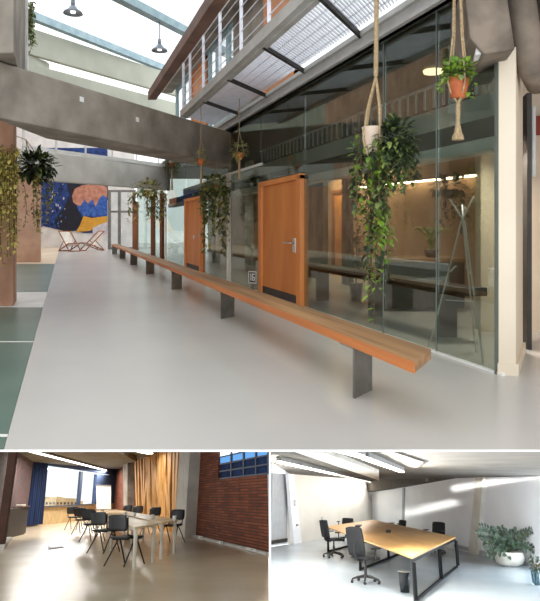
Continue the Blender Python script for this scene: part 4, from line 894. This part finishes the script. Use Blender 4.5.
# swivel chairs
def swivel(loc, rz, lab, back_top):
    t = thing('office_chair', lab, 'chair', loc, rz, MR, 'black swivel chairs around the oak table')
    mb = MB(); mb.box((0,.02,.47), (.48,.46,.06)); mb.build('seat', m_mesh, t, place=False, bev=.028)
    bh = back_top-.5; mb = MB(); panel(mb, .46, bh, .03, (0,-.25-bh*.06,.5+bh/2), -.08, -.2); mb.build('backrest', m_mesh, t, place=False, smooth=True)
    mb = MB(); mb.tube([(0,-.1,.42),(0,-.26,.44),(0,-.33,.56),(0,-.34,.5+bh*.45)], .022, 8); mb.build('back_support', m_black, t, place=False)
    for s_ in (-1,1):
        mb = MB(); mb.tube([(s_*.22,.0,.45),(s_*.29,.0,.48),(s_*.29,.0,.66)], .016, 8); o = mb.build('armrest', m_black, t, place=False)
        mb = MB(); mb.box((s_*.29,.02,.67), (.07,.27,.03)); mb.build('arm_pad', m_black, o, place=False, bev=.012)
    mb = MB(); mb.lathe([(.05,.11),(.035,.13),(.03,.3),(.022,.31),(.022,.43),(.09,.435),(.1,.45)], (0,0,0), 14); mb.build('gas_column', m_black, t, place=False, smooth=True)
    for k in range(5):
        an = k*2*PI/5+.3; d = V((math.cos(an), math.sin(an), 0)); mb = MB(); mb.tube([d*.02+V((0,0,.13)), d*.18+V((0,0,.11)), d*.3+V((0,0,.075))], [.03,.024,.016], 8); o = mb.build('leg', m_black, t, place=False)
        mb = MB(); q_ = d.orthogonal().normalized()*.025; mb.tube([d*.3+V((0,0,.03))-q_, d*.3+V((0,0,.03))+q_], .03, 10); mb.build('caster', m_black, o, place=False)
    return t
swivel(R.fl(366,583), -.62, 'black swivel chair closest to the near end of the oak table', 1.08)
swivel(R.fl(334,557.5), -.95, 'black swivel chair pulled out along the white wall side of the oak table', .98)
swivel(R.fl(346,541), PI-.2, 'black swivel chair at the head of the oak table', .8)
swivel(R.fl(397,543), 2.2, 'black swivel chair behind the oak table by the thin joint strip', .8)
swivel(R.fl(436,553.5), 2.6, 'black swivel chair behind the oak table closest to the big plant', .92)

# plants
m_zz = leafmat('glossy_leaf', (62,84,62), (36,52,40), 6.0)
m_bowl = mat('stone_bowl', (214,210,200), (190,186,176), rough=.6, scale=5)
p = R.fl(510,566); sc = (566-490)/1.8/42
t = thing('floor_plant', 'large arching green plant in a round pale bowl planter', 'plant', p, M=MR)
rr = 12.5/600*p.y
mb = MB(); mb.lathe([(rr*.55,0),(rr*.85,rr*.18),(rr,rr*.55),(rr*.92,rr*.86),(rr*.84,rr*.86),(rr*.8,rr*.6)], p, 26); mb.build('bowl', m_bowl, t, smooth=True)
mb = MB(); mb.lathe([(rr*.0,rr*.72),(rr*.8,rr*.72),(rr*.8,rr*.74),(0,rr*.78)], p, 20); mb.build('soil', m_panel, t)
mb = mbp([0])
ends = [(479,534,-.6),(484,541,-.3),(492,530,.3),(501,528,.5),(508,531,-.2),(516,531,.3),(527,533,.2),(541,534,.3),(538,531,-.3),(487,549,-.4),(481,527,0),(496,539,-.5),(506,540,-.5),(513,545,-.6),(525,548,-.4),(498,552,-.7),(507,556,-.8),(490,556,-.5),(534,550,-.2)]
zc = p+V((0,0,rr*.78))
for ex, ey, ed in ends:
    e = R.at(ex, ey, p.y+ed*rr*1.2); mid = zc.lerp(e,.55)+V((0,0,abs(e.x-zc.x)*.35+.06)); pts = []
    for i in range(11):
        u = i/10; pts.append(zc*(1-u)**2+mid*2*u*(1-u)+e*u*u)
    mb.cur = 1; mb.tube(pts, [.012*(1-.7*i/10) for i in range(11)], 5); mb.cur = 0
    for i in range(2, 11):
        dr = (pts[i]-pts[i-1]).normalized(); sd = dr.cross(V((0,1,0))).normalized()
        for s_ in (-1,1): mb.leaf(pts[i]+V((0,-.01,0)), sd*s_+dr*.7+V((0,rnd(.5),rnd(.2))), .14, .065, up=V((0,-1,.3)))
mb.build('foliage', [m_zz, m_stem], t)
p = R.fl(536.5,585); t = thing('floor_vase', 'clear glass vase with green cuttings at the edge of the white room', 'plant', p, M=MR)
mb = MB(); mb.lathe([(.07,0),(.085,.02),(.085,.26),(.075,.3),(.07,.3),(.078,.25),(.078,.03),(0,.02)], p, 16); mb.build('vase', glass('vase_glass', (205,222,226), .8), t, smooth=True)
mb = mbp([0])
for k in range(9):
    e = p+V((rnd(.16)+.02, rnd(.12), random.uniform(.4,.62))); mb.cur = 1; mb.tube([p+V((0,0,.05)), p+V((rnd(.04),rnd(.04),.32)), e], .005, 4); mb.cur = 0
    for j in range(6): mb.leaf(p.lerp(e,.6+.07*j), V((rnd(1),rnd(1),rnd(.6))), .12, .055)
mb.build('cuttings', [m_zz, m_stem], t)

# ================================================================== LIGHT
w = bpy.data.worlds.new('World'); S.world = w; w.use_nodes = True
bg = w.node_tree.nodes['Background']; bg.inputs[0].default_value = (.93,.97,1.0,1); bg.inputs[1].default_value = 1.15
# unseen narrow area lights added to throw sun patches on the end wall
def beam_on(px, py, hw, hh, e, dist=3.0):
    q = R.wall(px, py, *EW); d = V((.62,.7,-.36)).normalized(); src = q-d*dist
    rot = d.to_track_quat('-Z', 'Z').to_matrix().to_4x4(); return arealight('sun_patch_light', src, rot, hw, hh, e, (1,.97,.9), R.M, math.radians(3))
for (xa,ya,xb,yb,hh,e) in ((402,514,456,502,.1,3.2),(452,489,545,474,.1,3.6)):
    pa, pb = R.wall(xa,ya,*EW), R.wall(xb,yb,*EW); q = (pa+pb)/2; ew = (C1-B1).normalized(); src = C1+ew*3.5+nE*2.6+V((0,0,q.z+.1)); dist = (q-src).length; d = (q-src).normalized()
    e1 = (pb-pa)-d*(pb-pa).dot(d); e2 = d.cross(e1).normalized(); x_ = e1.normalized(); y_ = (-d).cross(x_)
    m_ = Matrix((x_, y_, -d)).transposed().to_4x4(); arealight('sun_patch_light', src, m_, e1.length, hh, e, (1,.97,.9), R.M, math.radians(2))
p_ = R.fl(600,580); arealight('side_fill_light', V((p_.x,p_.y,1.3)), Matrix.Rotation(math.radians(65),4,'Y'), 2.0, 5.0, 230, (.78,.9,1), R.M)  # unseen bluish fill light added outside the view to stand in for daylight
# camera
cam = bpy.data.cameras.new('Camera'); co = bpy.data.objects.new('Camera', cam); COL.objects.link(co)
co.location = (0,0,EYE); co.rotation_euler = (PI/2,0,0); cam.sensor_fit = 'HORIZONTAL'; cam.sensor_width = 36; cam.lens = 36*FPX/540
cam.shift_x = 0; cam.shift_y = -(300.5-CY)/540; cam.clip_start = .05; cam.clip_end = 500
S.camera = co
S.view_settings.view_transform = 'Standard'; S.view_settings.look = 'None'; S.view_settings.gamma = 1.0; S.view_settings.use_curve_mapping = False
S.view_settings.exposure = 0.6
S.cycles.max_bounces = 8; S.cycles.transparent_max_bounces = 16
S.cycles.caustics_reflective = False; S.cycles.caustics_refractive = False
S.cycles.use_denoising = True
